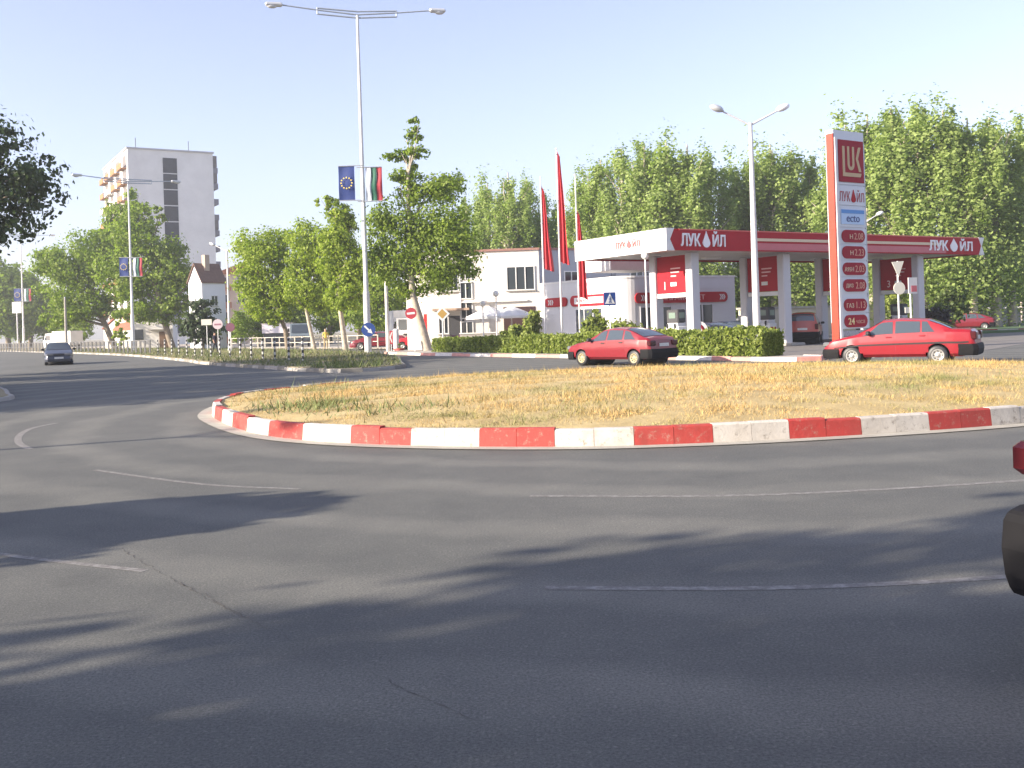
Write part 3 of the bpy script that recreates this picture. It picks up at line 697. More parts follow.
# fascia: front with red body between two white chevron ends
mb = MB(); mb.prism([(.38, CZ0), (CL-.55, CZ0), (CL-.30, (CZ0+CZ1)/2), (CL-.55, CZ1), (.38, CZ1), (.10, (CZ0+CZ1)/2)], -.02, .14, 'XZ'); f1 = mb.build('fascia', RED, can)
mb = MB(); mb.prism([(-.02, CZ0-.02), (.376, CZ0-.02), (.096, (CZ0+CZ1)/2), (.376, CZ1+.02), (-.02, CZ1+.02)], -.06, .14, 'XZ')
mb.box((-.08, CD/2-.02, (CZ0+CZ1)/2), (.12, CD+.08, CZ1-CZ0+.04)); mb.build('end_fascia', WHITE, can)
mb = MB(); mb.prism([(CL-.546, CZ0-.01), (CL, CZ0-.01), (CL-.25, (CZ0+CZ1)/2), (CL, CZ1+.01), (CL-.546, CZ1+.01), (CL-.296, (CZ0+CZ1)/2)], -.05, .14, 'XZ'); mb.build('fascia_end_arrow', WHITE, can)
mb = MB(); mb.box((CL/2, CD, (CZ0+CZ1)/2), (CL, .14, CZ1-CZ0-.02)); mb.box((CL-.08, CD/2, (CZ0+CZ1)/2), (.12, CD-.3, CZ1-CZ0-.04)); mb.build('rear_fascia', RED, can)
mb = MB(); mb.box((CL/2+1.0, -.032, 5.60), (CL-9.6, .03, .15)); mb.build('cream_stripe', M('cream_band', (.66, .52, .36), .5), can)
mb = MB(); mb.box((CL/2+1.0, -.032, 5.24), (CL-9.6, .03, .36)); mb.build('lower_stripe', PINK, can)
mb = MB(); mb.box((CL/2, -.03, CZ1-.03), (CL-1.4, .05, .06)); mb.build('top_trim', M('trim_red', (.62, .10, .08), .4), can)
def drop_poly(w, h):
    pts = []
    for k in range(25):
        a = -math.pi/2 + math.pi*2*k/24; r = w/2
        x, z = r*math.cos(a), r*math.sin(a)
        if z > 0: x *= max(0, 1-(z/r)**1.1*1.0) ; z = z*(h-w/2)/(w/2)
        pts.append((x, z))
    return [(x, z-(h-w)/2-.0) for x, z in pts]
def brand_word(parent, x0, z0, w, h, mat, y, rz=0, drop=None, bold=.022, ext=.05):
    """the fuel company's word with a drop for its O; built along local x from x0 (left) in the plane y"""
    g = thing('g', '', '') if False else None
    lm = M('letter', (.8, .8, .8)) if mat is None else mat
    ux, uy = math.cos(rz), math.sin(rz)
    def at(fx): return (x0+ux*w*fx, y+uy*w*fx, z0)
    t1 = text('lettering', 'ЛУК', lm, parent, at(.215), rz, w*.43, h, ext, bold)
    t2 = text('lettering', 'ЙЛ', lm, parent, (*at(.85)[:2], z0+h*.10), rz, w*.29, h*1.2, ext, bold)
    m = MB(); m.prism(drop_poly(w*.165, h*1.28), -.03, .02, 'XZ'); o = m.build('drop_emblem', drop or lm, parent); o.location = (*at(.56)[:2], z0+h*.06); o.rotation_euler = (0, 0, rz)
LETW = M('letter_white', (.80, .80, .82), .35)
brand_word(can, .80, 5.52, 2.95, .64, LETW, -.05)
brand_word(can, CL-5.4, 5.52, 4.2, .62, LETW, -.05)
REDL = M('letter_red', (.62, .10, .10), .5)
brand_word(can, -.155, 5.52, 2.0, .34, REDL, CD*.52, -math.pi/2, None, .004)
mb = MB()
for k in range(3):
    y = 1.55-.28*k; mb.prism([(y, 5.2), (y-.10, 5.2), (y-.24, 5.52), (y-.10, 5.84), (y, 5.84), (y-.14, 5.52)], -.155, -.135, 'YZ')
mb.build('chevron', M('pale_grey_mark', (.55, .55, .55), .5), can)
COLM = M('column_cladding', (.50, .50, .53), .4, .03, 2)
SMALL = M('small_print', (.72, .45, .45), .5)
for k, t0 in enumerate((2.4, 8.95, 15.1, 20.3)):
    for s in (1.0, 3.85):
        mb = MB(); mb.bbox((t0, s, 2.5), (.56, .5, 5.0), .05); mb.build('column', COLM, can)
    pn = MB(); pn.box((t0-.05, 2.425, 3.95), (.16, 2.3, 1.9)); po = pn.build('pump_board', RED, can)
    mb = MB(); mb.box((t0-.02, 2.425, 2.86), (.26, 2.33, .22)); mb.build('beam', WHITE, can)
    text('numeral', str(k+1 if k < 3 else 3), M('numeral_pink', (.80, .62, .60), .5), po, (t0-.14, 2.98, 3.38), -math.pi/2, None, .42, .012)
    mb = MB()
    for j, (wd, zz, hz) in enumerate(((.75, 4.25, .07), (.66, 4.06, .07), (.42, 3.86, .07))): mb.box((t0-.138, 2.45-wd/2+.05, zz), (.012, wd, hz))
    mb.build('small_lines', SMALL, po)
    mb = MB(); mb.box((t0-.138, 2.30, 3.44), (.014, .46, .2)); mb.build('white_badge', WHITE, po)
for t0 in (3.9, 8.0, 12.4, 17.0, 21.5):
    mb = MB(); mb.box((t0, 5.6, 5.07), (1.1, .5, .06)); mb.build('ceiling_lamp', M('lamp_panel', (.9, .9, .88), .4), can)
for t0 in (2.4, 8.95, 15.1, 20.3):
    mb = MB(); mb.bbox((0, 0, .08), (1.1, 4.6, .16), .03); o = mb.build('pump_island', CONC); o.location = st(t0, 2.42); o.rotation_euler = (0, 0, TH); struct(o)
def pump(t0, s0, label):
    p = thing('fuel_pump', label, 'fuel pump', st(t0, s0, .16), TH)
    mb = MB(); mb.bbox((0, 0, .55), (.62, 1.0, 1.1), .04); mb.build('cabinet', M('pump_body', (.70, .71, .72), .4, .05, 4), p)
    mb = MB(); mb.bbox((0, 0, 1.62), (.56, .9, .7), .05); mb.build('display_head', DGREY, p)
    mb = MB(); mb.box((-.285, -.02, 1.66), (.02, .5, .3)); mb.box((0, -.455, 1.66), (.34, .02, .3)); mb.build('screen', M('pump_screen', (.16, .22, .18), .2), p)
    mb = MB(); mb.box((0, 0, 1.19), (.5, .8, .17)); mb.build('neck', PANEL, p)
    mb = MB(); mb.box((-.316, 0, .72), (.015, .7, .32)); mb.box((0, -.506, .72), (.42, .015, .32)); mb.build('red_panel', RED, p)
    for y in (-.3, .3):
        mb = MB(); mb.tube([(-.33, y, 1.05), (-.42, y, .9), (-.44, y, .5), (-.38, y, .3), (-.33, y, .55)], .018, 6); h = mb.build('hose', BLACK, p)
        mb = MB(); mb.box((-.36, y, 1.12), (.1, .05, .22)); mb.build('nozzle', BLACK, h)
pump(2.45, 2.4, 'grey fuel pump under the board numbered 1'); pump(8.95, 2.4, 'dark topped fuel pump under the second red board'); pump(20.3, 2.4, 'fuel pump under the rightmost red board behind the road signs')
# round red and white board by the pumps
p = thing('advert_stand', 'small round red and white advert stand on forecourt', 'sign', (*D(698, 326, 52).xy, 0), 0)
mb = MB(); mb.box((0, 0, .3), (.06, .06, .6)); mb.box((0, 0, .02), (.5, .4, .04)); mb.build('stand', SILV, p)
mb = MB(); mb.lathe([(.001, -.03), (.5, -.03), (.5, .03), (.001, .03)], (0, 0, 1.0), 24, 'Y', 0, False); mb.build('board', WHITE, p)
mb = MB(); mb.lathe([(.2, -.04), (.34, -.04), (.34, -.035), (.2, -.035)], (0, 0, 1.0), 24, 'Y'); mb.build('ring', RED, p)

# shop behind the pumps
shp = thing('shop_building', 'low white fuel station shop with red rounded sign bands', 'building', st(0, 0), TH)
t0, t1, s0, s1, zt = 6.5, 16.0, 12.0, 21.4, 4.33
fp = [(t0+1.2*(1-math.cos(a)), s0+1.2*(1-math.sin(a))) for a in np.linspace(0, math.pi/2, 9)]
fp = [(t0, s1)] + fp + [(t1, s0), (t1, s1)]
mb = MB(); mb.prism(fp, 0, zt); mb.build('wall', PANEL, shp)
mb = MB(); mb.prism(offset(fp if True else fp, .06), zt, zt+.12); mb.build('parapet', WHITE, shp)
mb = MB()
for z in (1.0, 2.2, 3.6): mb.box(((t0+t1)/2+.6, s0-.004, z), (t1-t0-1.3, .012, .02))
for z in (1.0, 2.2, 3.6): mb.box((t0-.004, (s0+s1)/2+.6, z), (.012, s1-s0-1.3, .02))
mb.build('panel_joint', LGREY, shp)
def pill(x0, x1, z, h, n=8):
    r = h/2; pts = [(x1-r+r*math.cos(a), z+r*math.sin(a)) for a in np.linspace(-math.pi/2, math.pi/2, n)]
    return pts + [(x0+r+r*math.cos(a), z+r*math.sin(a)) for a in np.linspace(math.pi/2, 3*math.pi/2, n)]
mb = MB(); mb.prism(pill(t0+.9, t1-.75, 3.03, .68), s0-.10, s0-.012, 'XZ'); sb = mb.build('sign_band', RED, shp)
text('lettering', 'МИНИ-МАРКЕТ', M('letter_pale_red', (.75, .50, .50), .5), sb, (t0+4.6, s0-.11, 3.03), 0, 4.2, .32, .02)
mb = MB(); 
for k in range(3): 
    for xx in (t0+1.35, t1-1.5): mb.prism([(xx+k*.16, 2.85), (xx+.08+k*.16, 2.85), (xx+.2+k*.16, 3.03), (xx+.08+k*.16, 3.21), (xx+k*.16, 3.21), (xx+.12+k*.16, 3.03)], s0-.115, s0-.09, 'XZ')
mb.build('chevron', WHITE, sb)
for (y0, y1) in ((s0+6.0, s0+8.7),):
    mb = MB(); mb.prism(pill(y0, y1, 3.05, .62), t0-.10, t0-.012, 'YZ'); sb = mb.build('sign_band', RED, shp)
    mb = MB()
    for k in range(3): yy = y1-.45-k*.22; mb.prism([(yy, 2.87), (yy-.1, 2.87), (yy-.22, 3.05), (yy-.1, 3.23), (yy, 3.23), (yy-.12, 3.05)], t0-.12, t0-.09, 'YZ')
    mb.build('chevron', WHITE, sb)
mb = MB(); mb.prism(pill(s0+1.3, s0+5.6, 3.05, .72), t0-.10, t0-.012, 'YZ'); sb = mb.build('sign_band', RED, shp)
mb = MB(); mb.box((t0-.105, s0+3.5, 3.05), (.02, 3.2, .42)); mb.build('white_sign_panel', WHITE, sb)
text('lettering', 'МИНИ-МАРКЕТ', RED, sb, (t0-.118, s0+3.5, 3.05), -math.pi/2, 2.6, .2, .012)
def window(par, x, y, z, w, h, rz, frame=WHITE, nx=2, ny=1, glass=GLASS, dep=.10, sill=True):
    """window on a wall whose outward normal is local -y turned by rz"""
    f = MB(); b = .07
    f.box((0, -.02, h/2-b/2), (w, dep, b)); f.box((0, -.02, -h/2+b/2), (w, dep, b))
    for k in range(nx+1): f.box((-w/2+b/2+(w-b)*k/nx, -.022, 0), (b, dep-.006, h-2*b))
    for k in range(1, ny): f.box((0, -.024, -h/2+h*k/ny), (w-2*b, dep-.012, b*.8))
    fo = f.build('window', frame, par); fo.location = (x, y, z); fo.rotation_euler = (0, 0, rz)
    g = MB(); g.box((0, .012, 0), (w-.04, .05, h-.04)); g.build('pane', glass, fo)
    if sill: q = MB(); q.box((0, -.07, -h/2-.03), (w+.12, .14, .05)); q.build('sill', CONC, fo)
    return fo
window(shp, t0+6.5, s0, 1.35, 1.9, 2.5, 0, PANEL, 2, 1, GLASS, .1, False)
window(shp, t0+2.6, s0, 1.35, 2.6, 2.3, 0, PANEL, 3, 1, GLASS, .1, False)
window(shp, t0, s0+3.6, 1.5, 3.0, 2.1, -math.pi/2, PANEL, 3, 1, GLASS, .1, False)
# low white canopy over the shop entrance
mb = MB(); mb.box((t0-1.5, s0-1.9, 4.95), (3.6, 2.6, .75)); mb.build('entrance_canopy', WHITE, shp)

# cars at the pumps
def hit(px, d): p = D(px, 330, d); return (p.x, d, 0)
make_car('hatchback_car', 'dark blue hatchback refuelling beside the first pumps', 'car', HATCH, CARDK, HUBS, BMP, hit(708, 57.5), TH+R(84))
make_car('saloon_car', 'silver saloon parked in front of the station shop', 'car', SEDAN, CARSIL, HUBS, CARSIL, hit(728, 63.5), TH+R(25))
make_car('saloon_car', 'black saloon waiting by the second pump island', 'car', SEDAN, CARBLK, HUBS, CARBLK, hit(741, 58.5), TH+math.pi+R(16))
CARORR = M('car_dull_red', (.34, .045, .03), .35, .08, 3, coat=.4)
make_car('off_road_car', 'dull red off road car seen from behind between canopy columns', 'car', SUV, CARORR, HUBS, BMP, hit(805, 57.0), R(70))

# tall price sign ------------------------------------------------------------
sg = thing('price_sign', 'tall grey fuel price sign with an orange red edge', 'sign', (*D(838, 340, 41.5).xy, 0), R(33))
SW, SD, SH = 1.98, .46, 9.02
SGREY = M('sign_face_grey', (.62, .65, .70), .4, .03, 1)
mb = MB(); mb.box((SW/2+.12, SD/2, 4.95+.65/2), (SW-.04, SD-.06, 8.05)); mb.build('casing', SGREY, sg)
mb = MB(); mb.box((.10, SD/2-.06, SH/2+.06), (.08, SD-.12, SH+.12)); mb.build('edge_fin', ORNG, sg)
mb = MB(); mb.box((.215, -.0, SH/2), (.15, .10, SH-.1)); mb.build('white_edge', WHITE, sg)
mb = MB(); mb.box((SW+.07, SD/2, SH/2-.1), (.07, SD, SH-.2)); mb.build('right_edge', SILV, sg)
for x in (.5, 1.6): mb = MB(); mb.box((x, SD/2, .65), (.14, .14, 1.3)); mb.build('leg', DGREY, sg)
FX0, FX1 = .30, SW+.02; FC = (FX0+FX1)/2; FW = FX1-FX0
FY = -.005
zs = SH
def face(name, z0, z1, mat): m = MB(); m.box((FC, FY+.02, (z0+z1)/2), (FW, .05, z1-z0-.035)); return m.build(name, mat, sg)
# emblem board
fb = face('emblem_panel', 7.02, 8.98, SGREY)
mb = MB(); mb.box((FC, -.035, 8.02), (1.60, .03, 1.76)); eb = mb.build('emblem', DRED, fb)
GOLD = M('emblem_gold', (.48, .33, .17), .4, .05, 4)
mb = MB(); x, z = FC-.71, 7.21
def epoly(pts): mb.prism([(x+a*1.42, z+b*1.62) for a, b in pts], -.065, -.045, 'XZ')
epoly([(.10, .88), (.20, .88), (.20, .20), (.94, .20), (.90, .10), (.10, .10)])                       # L with its long foot
u = [(.32, .88), (.41, .88), (.41, .42)] + [(.475+.065*math.cos(a), .42+.065*math.sin(a)) for a in np.linspace(math.pi, 2*math.pi, 7)] + [(.54, .88), (.63, .88), (.63, .42)] + [(.475+.155*math.cos(a), .42+.155*math.sin(a)) for a in np.linspace(0, -math.pi, 9)]
epoly(u)
epoly([(.82, .88), (.93, .88), (.80, .58), (.94, .24), (.83, .24), (.70, .58)])
mb.build('letter_mark', GOLD, eb)
fb = face('name_panel', 6.16, 7.0, SGREY)
DKR = M('letter_dark_red', (.33, .02, .03), .4)
brand_word(sg, FC-.80, 6.54, 1.60, .42, DKR, -.022, 0, RED, .0, .012)
fb = face('fuel_panel', 5.24, 6.14, SGREY)
mb = MB(); mb.box((FC, -.032, 5.68), (1.46, .03, .62)); q = mb.build('blue_board', M('pale_blue_board', (.42, .58, .80), .4), fb)
mb = MB(); mb.box((FC, -.052, 5.90), (1.44, .02, .15)); mb.build('blue_header', M('mid_blue', (.06, .24, .58), .4), q)
text('lettering', 'ecto', M('navy_letters', (.03, .06, .2), .4), q, (FC, -.055, 5.60), 0, .84, .26, .02)
rows = [('Н', '2.08'), ('Н', '2.23'), ('А95Н', '2.03'), ('ДИЗ', '2.08'), ('ГАЗ', '1.13'), ('24', 'часа')]
zc = [4.87, 4.19, 3.50, 2.80, 1.98, 1.30]
PT = M('price_text', (.62, .30, .22), .5); PL2 = M('product_text', (.66, .50, .36), .5)
for (a, bq), z in zip(rows, zc):
    fb = face('price_panel', z-.33, z+.33, SGREY)
    mb = MB(); mb.prism(pill(FC-.74, FC+.74, z, .52), -.05, -.015, 'XZ'); pb = mb.build('price_board', DRED, fb)
    if a == '24': text('lettering', a, M('hours_text', (.74, .60, .30), .5), pb, (FC-.32, -.06, z), 0, .40, .28, .014, .01); text('lettering', bq, PT, pb, (FC+.26, -.06, z-.03), 0, .55, .14, .014)
    else: text('lettering', a, PL2, pb, (FC-.36 if len(a) > 1 else FC-.16, -.06, z-.02), 0, .13*len(a)+.06, .19, .014); text('lettering', bq, PT, pb, (FC+.32, -.06, z), 0, .58, .28, .014)
mb = MB(); mb.box((FC, .03, .80), (FW, .08, .22)); fb = mb.build('small_notice', M('notice_grey', (.30, .30, .34), .5, .4, 9), sg)

# flagpoles -----------------------------------------------------------------
def flag_cloth(L, w0, w1, sl, ph):
    nu, nv = 14, 22; vs = []
    for j in range(nv+1):
        v = j/nv; w = w0+(w1-w0)*v
        for i in range(nu+1):
            u = i/nu; x = .05+u*w; y = .15*math.sin(u*13+ph+v*2.6)*(.3+.7*u)*(.35+.65*v); x += .05*math.sin(v*7+ph+u*3)*v*u
            vs.append((x, y, -v*L - u*sl*(1-.3*v) + .02*math.sin(u*14)))
    fs = [(j*(nu+1)+i, (j+1)*(nu+1)+i, (j+1)*(nu+1)+i+1, j*(nu+1)+i+1) for j in range(nv) for i in range(nu)]
    vb = [(x, y+.012, z) for x, y, z in vs]; n = len(vs)
    m = MB(); m.add(vs, fs, 0, True); m.add(vb, [f[::-1] for f in fs], 0, True); return m
for (px, d, ztop, ft, fl, lab, flab) in ((545.3, 57, 9.9, .45, 4.7, 'thin white flagpole nearest the two-storey building', 'drooping red flag nearest the two-storey building'),
                               (562, 57, 11.5, .10, 6.3, 'tallest white flagpole in the row of three', 'highest of the three drooping red flags'),
                               (580, 57, 10.0, 2.0, 4.9, 'thin white flagpole nearest the station canopy', 'low hanging red flag nearest the station canopy')):
    bx, by, _ = hit(px, d)
    p = thing('flagpole', lab, 'flagpole', (bx, by, 0), 0, 'white flagpoles outside the station')
    mb = MB(); mb.tube([(0, 0, 0), (0, 0, ztop*.5), (0, 0, ztop)], [.055, .05, .035], 10); mb.build('pole', WHITE, p)
    mb = MB(); mb.ball((0, 0, ztop+.05), .06, 8); mb.build('finial', WHITE, p)
    mb = MB(); mb.lathe([(.18, 0), (.18, .05), (.08, .12), (.06, .12)], (0, 0, 0), 12); mb.build('base', CONC, p)
    f = thing('flag', flab, 'flag', (bx, by, ztop-ft), R(-8), 'red flags outside the station')
    m = flag_cloth(fl, .14, .52, .30, px); m.build('cloth', FLAGRED, f)
    mb = MB()
    for k in range(3): mb.lathe([(.045, -.02), (.07, -.02), (.07, .02), (.045, .02)], (0, 0, -.15-k*fl*.42), 10)
    mb.build('ring', SILV, f)

# two-storey building --------------------------------------------------------
bl = thing('white_building', 'two-storey cream building with one side coloured as shade and a red door', 'building', (0, 0, 0))
Bc = D(541, 330, 72); bx, by = Bc.x, 72.0
LX0 = D(409, 330, 74.5).x; ztop = 6.95
ld = Vector((-1, .03)).normalized()
pL = (bx+ld.x*8.2, by+ld.y*8.2); pS = (pL[0]-.0, pL[1]+.7); pE = (LX0, pS[1]+.3)
side = (bx+.852*13, by+.524*13)
foot = [(bx, by), side, (side[0]-.524*9, side[1]+.852*9), (pE[0], by+13), pE, pS, pL]
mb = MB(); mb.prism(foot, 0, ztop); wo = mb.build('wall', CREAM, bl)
me = wo.data; me.materials.append(SHADEW)
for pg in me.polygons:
    if pg.normal.x*.524 + pg.normal.y*-.852 > .97: pg.material_index = 1  # side turned from the sun gets its shade painted in
mb = MB(); mb.prism(offset(foot, .12), ztop, ztop+.16); mb.build('roof_edge', M('brown_coping', (.30, .16, .13), .8, .1, 3), bl)
fy = lambda x_: by+(bx-x_)*.03-.01
window(bl, bx-1.35, fy(bx-1.35), 4.95, 2.05, 1.75, R(-1.7), WHITE, 3, 1, GLASS)
mb = MB(); mb.box((bx-3.2, by+.02, 3.35), (4.6, .30, .10)); mb.build('ledge', OFFW, bl)
for k in range(4): window(bl, D(467, 330, by+.2).x, fy(D(467, 330, by).x), 1.35+k*1.42, .95, 1.25, R(-1.7), WHITE, 2, 1, GLASS, .1, False)
for px in (443, 455): window(bl, D(px, 330, by+.2).x, fy(D(px, 330, by).x), 4.9, .75, 1.5, R(-1.7), WHITE, 2, 1)
for px in (441, 446.5): window(bl, D(px, 330, by+.2).x, fy(D(px, 330, by).x), 1.9, .36, 1.6, R(-1.7), WHITE, 1, 1)
x = D(429.5, 330, by+1).x
mb = MB(); mb.box((x, pS[1]-.03, 1.35), (.75, .12, 2.5)); dr = mb.build('door', M('red_door', (.55, .02, .02), .4, .06, 3), bl)
mb = MB(); mb.box((x+.28, pS[1]-.12, 1.2), (.04, .04, .2)); mb.build('handle', SILV, dr)
x = D(457, 330, by).x; mb = MB(); mb.box((x, fy(x), 1.2), (1.1, .14, 2.4)); mb.build('door', DGREY, bl)
mb = MB(); mb.box((D(452, 330, by).x, fy(D(452, 330, by).x)-.5, 2.85), (2.6, 1.1, .16)); mb.build('porch_roof', M('porch_brown', (.38, .27, .2), .8, .1, 3), bl)
x = D(520, 330, by).x; mb = MB(); mb.box((x, fy(x), 1.6), (2.3, .12, 2.6)); mb.build('door', M('dark_opening', (.06, .03, .03), .5, .1, 3), bl)
text_x = None
for k, (q, w) in enumerate(((3.1, 1.9), (9.2, 1.9))):
    fo = window(bl, bx+.852*q, by+.524*q, 4.75, w, 1.35, TH, WHITE, 3, 1)
q = 6.6; mb = MB()
for dxx in (-.18, .18): mb.tube([(bx+.852*(q+dxx)+.05, by+.524*(q+dxx)-.10, 3.6), (bx+.852*(q+dxx)+.05, by+.524*(q+dxx)-.10, 6.7)], .02, 6)
for k in range(9): mb.tube([(bx+.852*(q-.18)+.05, by+.524*(q-.18)-.10, 3.8+k*.33), (bx+.852*(q+.18)+.05, by+.524*(q+.18)-.10, 3.8+k*.33)], .015, 5)
mb.build('roof_ladder', DGREY, bl)
mb = MB(); mb.tube([(D(461.5, 330, by).x, by+.12, 0), (D(461.5, 330, by).x, by+.12, 6.9)], .05, 8); mb.build('drainpipe', LGREY, bl)
# terrace: low wall, parasols, chairs, globe lamps
tx0, tx1 = D(460, 330, 68).x, D(502, 330, 68).x
w = thing('terrace_wall', 'low stone wall of the cafe terrace behind the hedge', 'wall', ((tx0+tx1)/2, 68, 0)); mb = MB(); mb.box((0, 0, .55), (tx1-tx0, .3, 1.1)); mb.build('wall', CONC, w); mb = MB(); mb.box((0, 0, 1.13), (tx1-tx0+.1, .4, .07)); mb.build('coping', OFFW, w)
for px, lab in ((490, 'white parasol over the left part of the cafe terrace'), (512, 'white parasol nearest the round bush on terrace')):
    p = thing('parasol', lab, 'parasol', hit(px, 69.5), 0, 'white terrace parasols')
    mb = MB(); mb.tube([(0, 0, 0), (0, 0, 2.9)], .035, 8); mb.build('pole', WHITE, p)
    mb = MB(); n = 8; mb.add([(1.75*math.cos(2*math.pi*k/n+.4), 1.75*math.sin(2*math.pi*k/n+.4), 2.25) for k in range(n)] + [(0, 0, 2.95)] + [(1.75*math.cos(2*math.pi*k/n+.4), 1.75*math.sin(2*math.pi*k/n+.4), 2.08) for k in range(n)], [(k, (k+1) % n, n) for k in range(n)] + [(n+1+k, n+1+(k+1) % n, (k+1) % n, k) for k in range(n)]); mb.build('canopy', M('parasol_cloth', (.78, .78, .78), .8, .03, 3), p)
    mb = MB(); mb.box((0, 0, .06), (.6, .6, .12)); mb.build('base', CONC, p)
CH0 = None
for i, (px, d, rz) in enumerate(((455, 68.8, .3), (464, 69.6, 2.2), (472, 70.0, -1.1))):
    ch = thing('cafe_chair', ['dark cafe chair on the terrace, nearest the porch', 'dark cafe chair at the middle of terrace wall', 'dark cafe chair below the tall stair window'][i], 'chair', hit(px, d), rz, 'dark terrace chairs')
    mm = M('purple_brown_plastic', (.06, .025, .05), .5, .1, 5)
    mb = MB(); mb.box((0, 0, .45), (.5, .5, .05)); mb.build('seat', mm, ch); mb = MB(); mb.box((0, .24, .76), (.5, .05, .55), 0, 0, 0, -.15); mb.build('backrest', mm, ch)
    for aa in (-.21, .21):
        for bb in (-.21, .21): mb = MB(); mb.tube([(aa, bb, 0), (aa, bb, .44)], .02, 6); mb.build('leg', mm, ch)
def globe(px, d, h, lab):
    p = thing('globe_lamp', lab, 'street lamp', hit(px, d), 0, 'globe lamps'); mb = MB(); mb.tube([(0, 0, 0), (0, 0, h)], [.05, .04], 8); mb.build('pole', WHITE, p)
    mb = MB(); mb.ball((0, 0, h+.16), .20, 14); mb.build('globe', M('globe_glass', (.78, .78, .76), .2), p)
    mb = MB(); mb.lathe([(.11, 0), (.11, .15), (.06, .25)], (0, 0, 0), 12); mb.build('base', LGREY, p)
globe(483.5, 66, 2.9, 'globe lamp with grey shade left of the terrace parasol'); globe(497, 65, 3.5, 'slim globe lamp between the terrace parasols'); globe(647.5, 50, 4.7, 'white globe lamp beside the first canopy column')

# bushes near the station
for px, d, w, hgt, lab, mt in ((533, 60, .62, 2.5, 'rounded evergreen bush beside the flagpoles', LEAF_HEDGE), (516, 61, .5, 1.9, 'low loose bush left of the rounded evergreen', LEAF_HEDGE), (595, 56, .72, 2.2, 'tall bush left of the pedestrian crossing sign', LEAF_HEDGE),
                           (622, 53.5, .95, 1.7, 'wide bush right of the pedestrian crossing sign', LEAF_HEDGE), (508, 62, .6, 1.4, 'low wide bush at the end of terrace', LEAF_HEDGE)):
    bush('bush', lab, 'bush', hit(px, d), [(0, 0, hgt*.45, w*.95, w*.8, hgt*.45), (w*.3, .1, hgt*.6, w*.5, w*.5, hgt*.42), (-w*.35, -.1, hgt*.5, w*.5, w*.5, hgt*.44)], 2600, .20, mt)

# ================================================================== SIGNS
def post(par, h, r=.03, m=LGREY): mb = MB(); mb.tube([(0, 0, 0), (0, 0, h)], r, 8); mb.build('post', m, par)
def disc(par, z, r, face, rim=None, y=-.05, name='face'):
    mb = MB(); mb.lathe([(.001, y-.012), (r, y-.012), (r, y+.012), (.001, y+.012)], (0, 0, z), 28, 'Y', 0, False); f = mb.build(name, rim or face, par)
    if rim: mb = MB(); mb.lathe([(.001, y-.016), (r*.82, y-.016), (r*.82, y-.012)], (0, 0, z), 28, 'Y'); mb.build('field', face, f)
    return f
p = thing('traffic_sign', 'blue round keep right sign with white arrow on lamp post', 'traffic sign', (D(368.5, 330, 62.6).x, 62.6, 0))
f = disc(p, 1.6, .44, BLUE); mb = MB()
c, s_ = math.cos(-R(45)), math.sin(-R(45))
mb.prism([(a*c-b*s_, 1.6+a*s_+b*c) for a, b in ((-.34, .05), (.06, .05), (.06, .15), (.36, 0), (.06, -.15), (.06, -.05), (-.34, -.05))], -.072, -.062, 'XZ'); mb.build('arrow', RETRO, f)
mb = MB(); mb.box((0, .05, 1.6), (.3, .2, .08)); mb.build('bracket', SILV, p)
SREDS = M('sign_red', (.36, .035, .05), .4)
x, y = G(415.5, 353.5); p = thing('traffic_sign', 'round red no entry sign on a leaning white post', 'traffic sign', (x, y, 0)); p.rotation_euler = (0, R(-4.5), 0)
post(p, 3.0, .035, WHITE); f = disc(p, 2.55, .36, SREDS); mb = MB(); mb.box((0, -.066, 2.55), (.5, .012, .13)); mb.build('bar', RETRO, f)
x, y = G(443.5, 352.5); p = thing('traffic_sign', 'yellow diamond priority sign at the hedge end', 'traffic sign', (x, y, 0)); post(p, 2.7, .035, LGREY)
mb = MB(); mb.box((0, -.05, 2.45), (.68, .03, .68), 0, 0, R(45)); f = mb.build('face', RETRO, p); mb = MB(); mb.box((0, -.067, 2.45), (.44, .012, .44), 0, 0, R(45)); mb.build('field', M('sign_yellow', (.36, .23, .06), .4), f)
x, y, _ = hit(610.5, 47); p = thing('traffic_sign', 'square blue pedestrian crossing sign above the red hatchback', 'traffic sign', (x, y, .13), R(10)); post(p, 2.6, .03, WHITE)
mb = MB(); mb.box((0, -.05, 2.55), (.58, .03, .62)); f = mb.build('face', BLUE, p)
mb = MB(); mb.prism([(-.24, 2.32), (.24, 2.32), (0, 2.80)], -.078, -.066, 'XZ'); tr = mb.build('white_triangle', RETRO, f)
mb = MB(); mb.ball((0, -.082, 2.64), .03, 8); mb.tube([(0, -.082, 2.60), (0, -.082, 2.49)], .022, 6); mb.tube([(0, -.082, 2.49), (-.06, -.082, 2.36)], .014, 6); mb.tube([(0, -.082, 2.49), (.06, -.082, 2.36)], .014, 6); mb.tube([(-.05, -.082, 2.52), (0, -.082, 2.59), (.05, -.082, 2.52)], .012, 6); mb.build('walking_figure', BLUE, tr)
SBACK = M('sign_back', (.55, .54, .48), .5, .06, 4)
x, y, _ = hit(899.5, 38); p = thing('traffic_sign', 'back of a give way triangle over a round sign', 'traffic sign', (x, y, 0), R(12)); post(p, 3.55, .035, LGREY)
mb = MB(); mb.prism([(-.27, 3.52), (.24, 3.55), (.0, 2.95)], -.06, -.03, 'XZ'); mb.build('triangle_plate', SBACK, p)
mb = MB(); mb.lathe([(.001, -.06), (.24, -.06), (.24, -.03), (.001, -.03)], (.02, 0, 2.52), 24, 'Y', 0, False); o = mb.build('round_plate', SBACK, p)
x, y, _ = hit(911.5, 38.5); p = thing('traffic_sign', 'post with a small pale square plate behind red saloon', 'traffic sign', (x, y, 0), R(20)); post(p, 2.7, .035, LGREY)
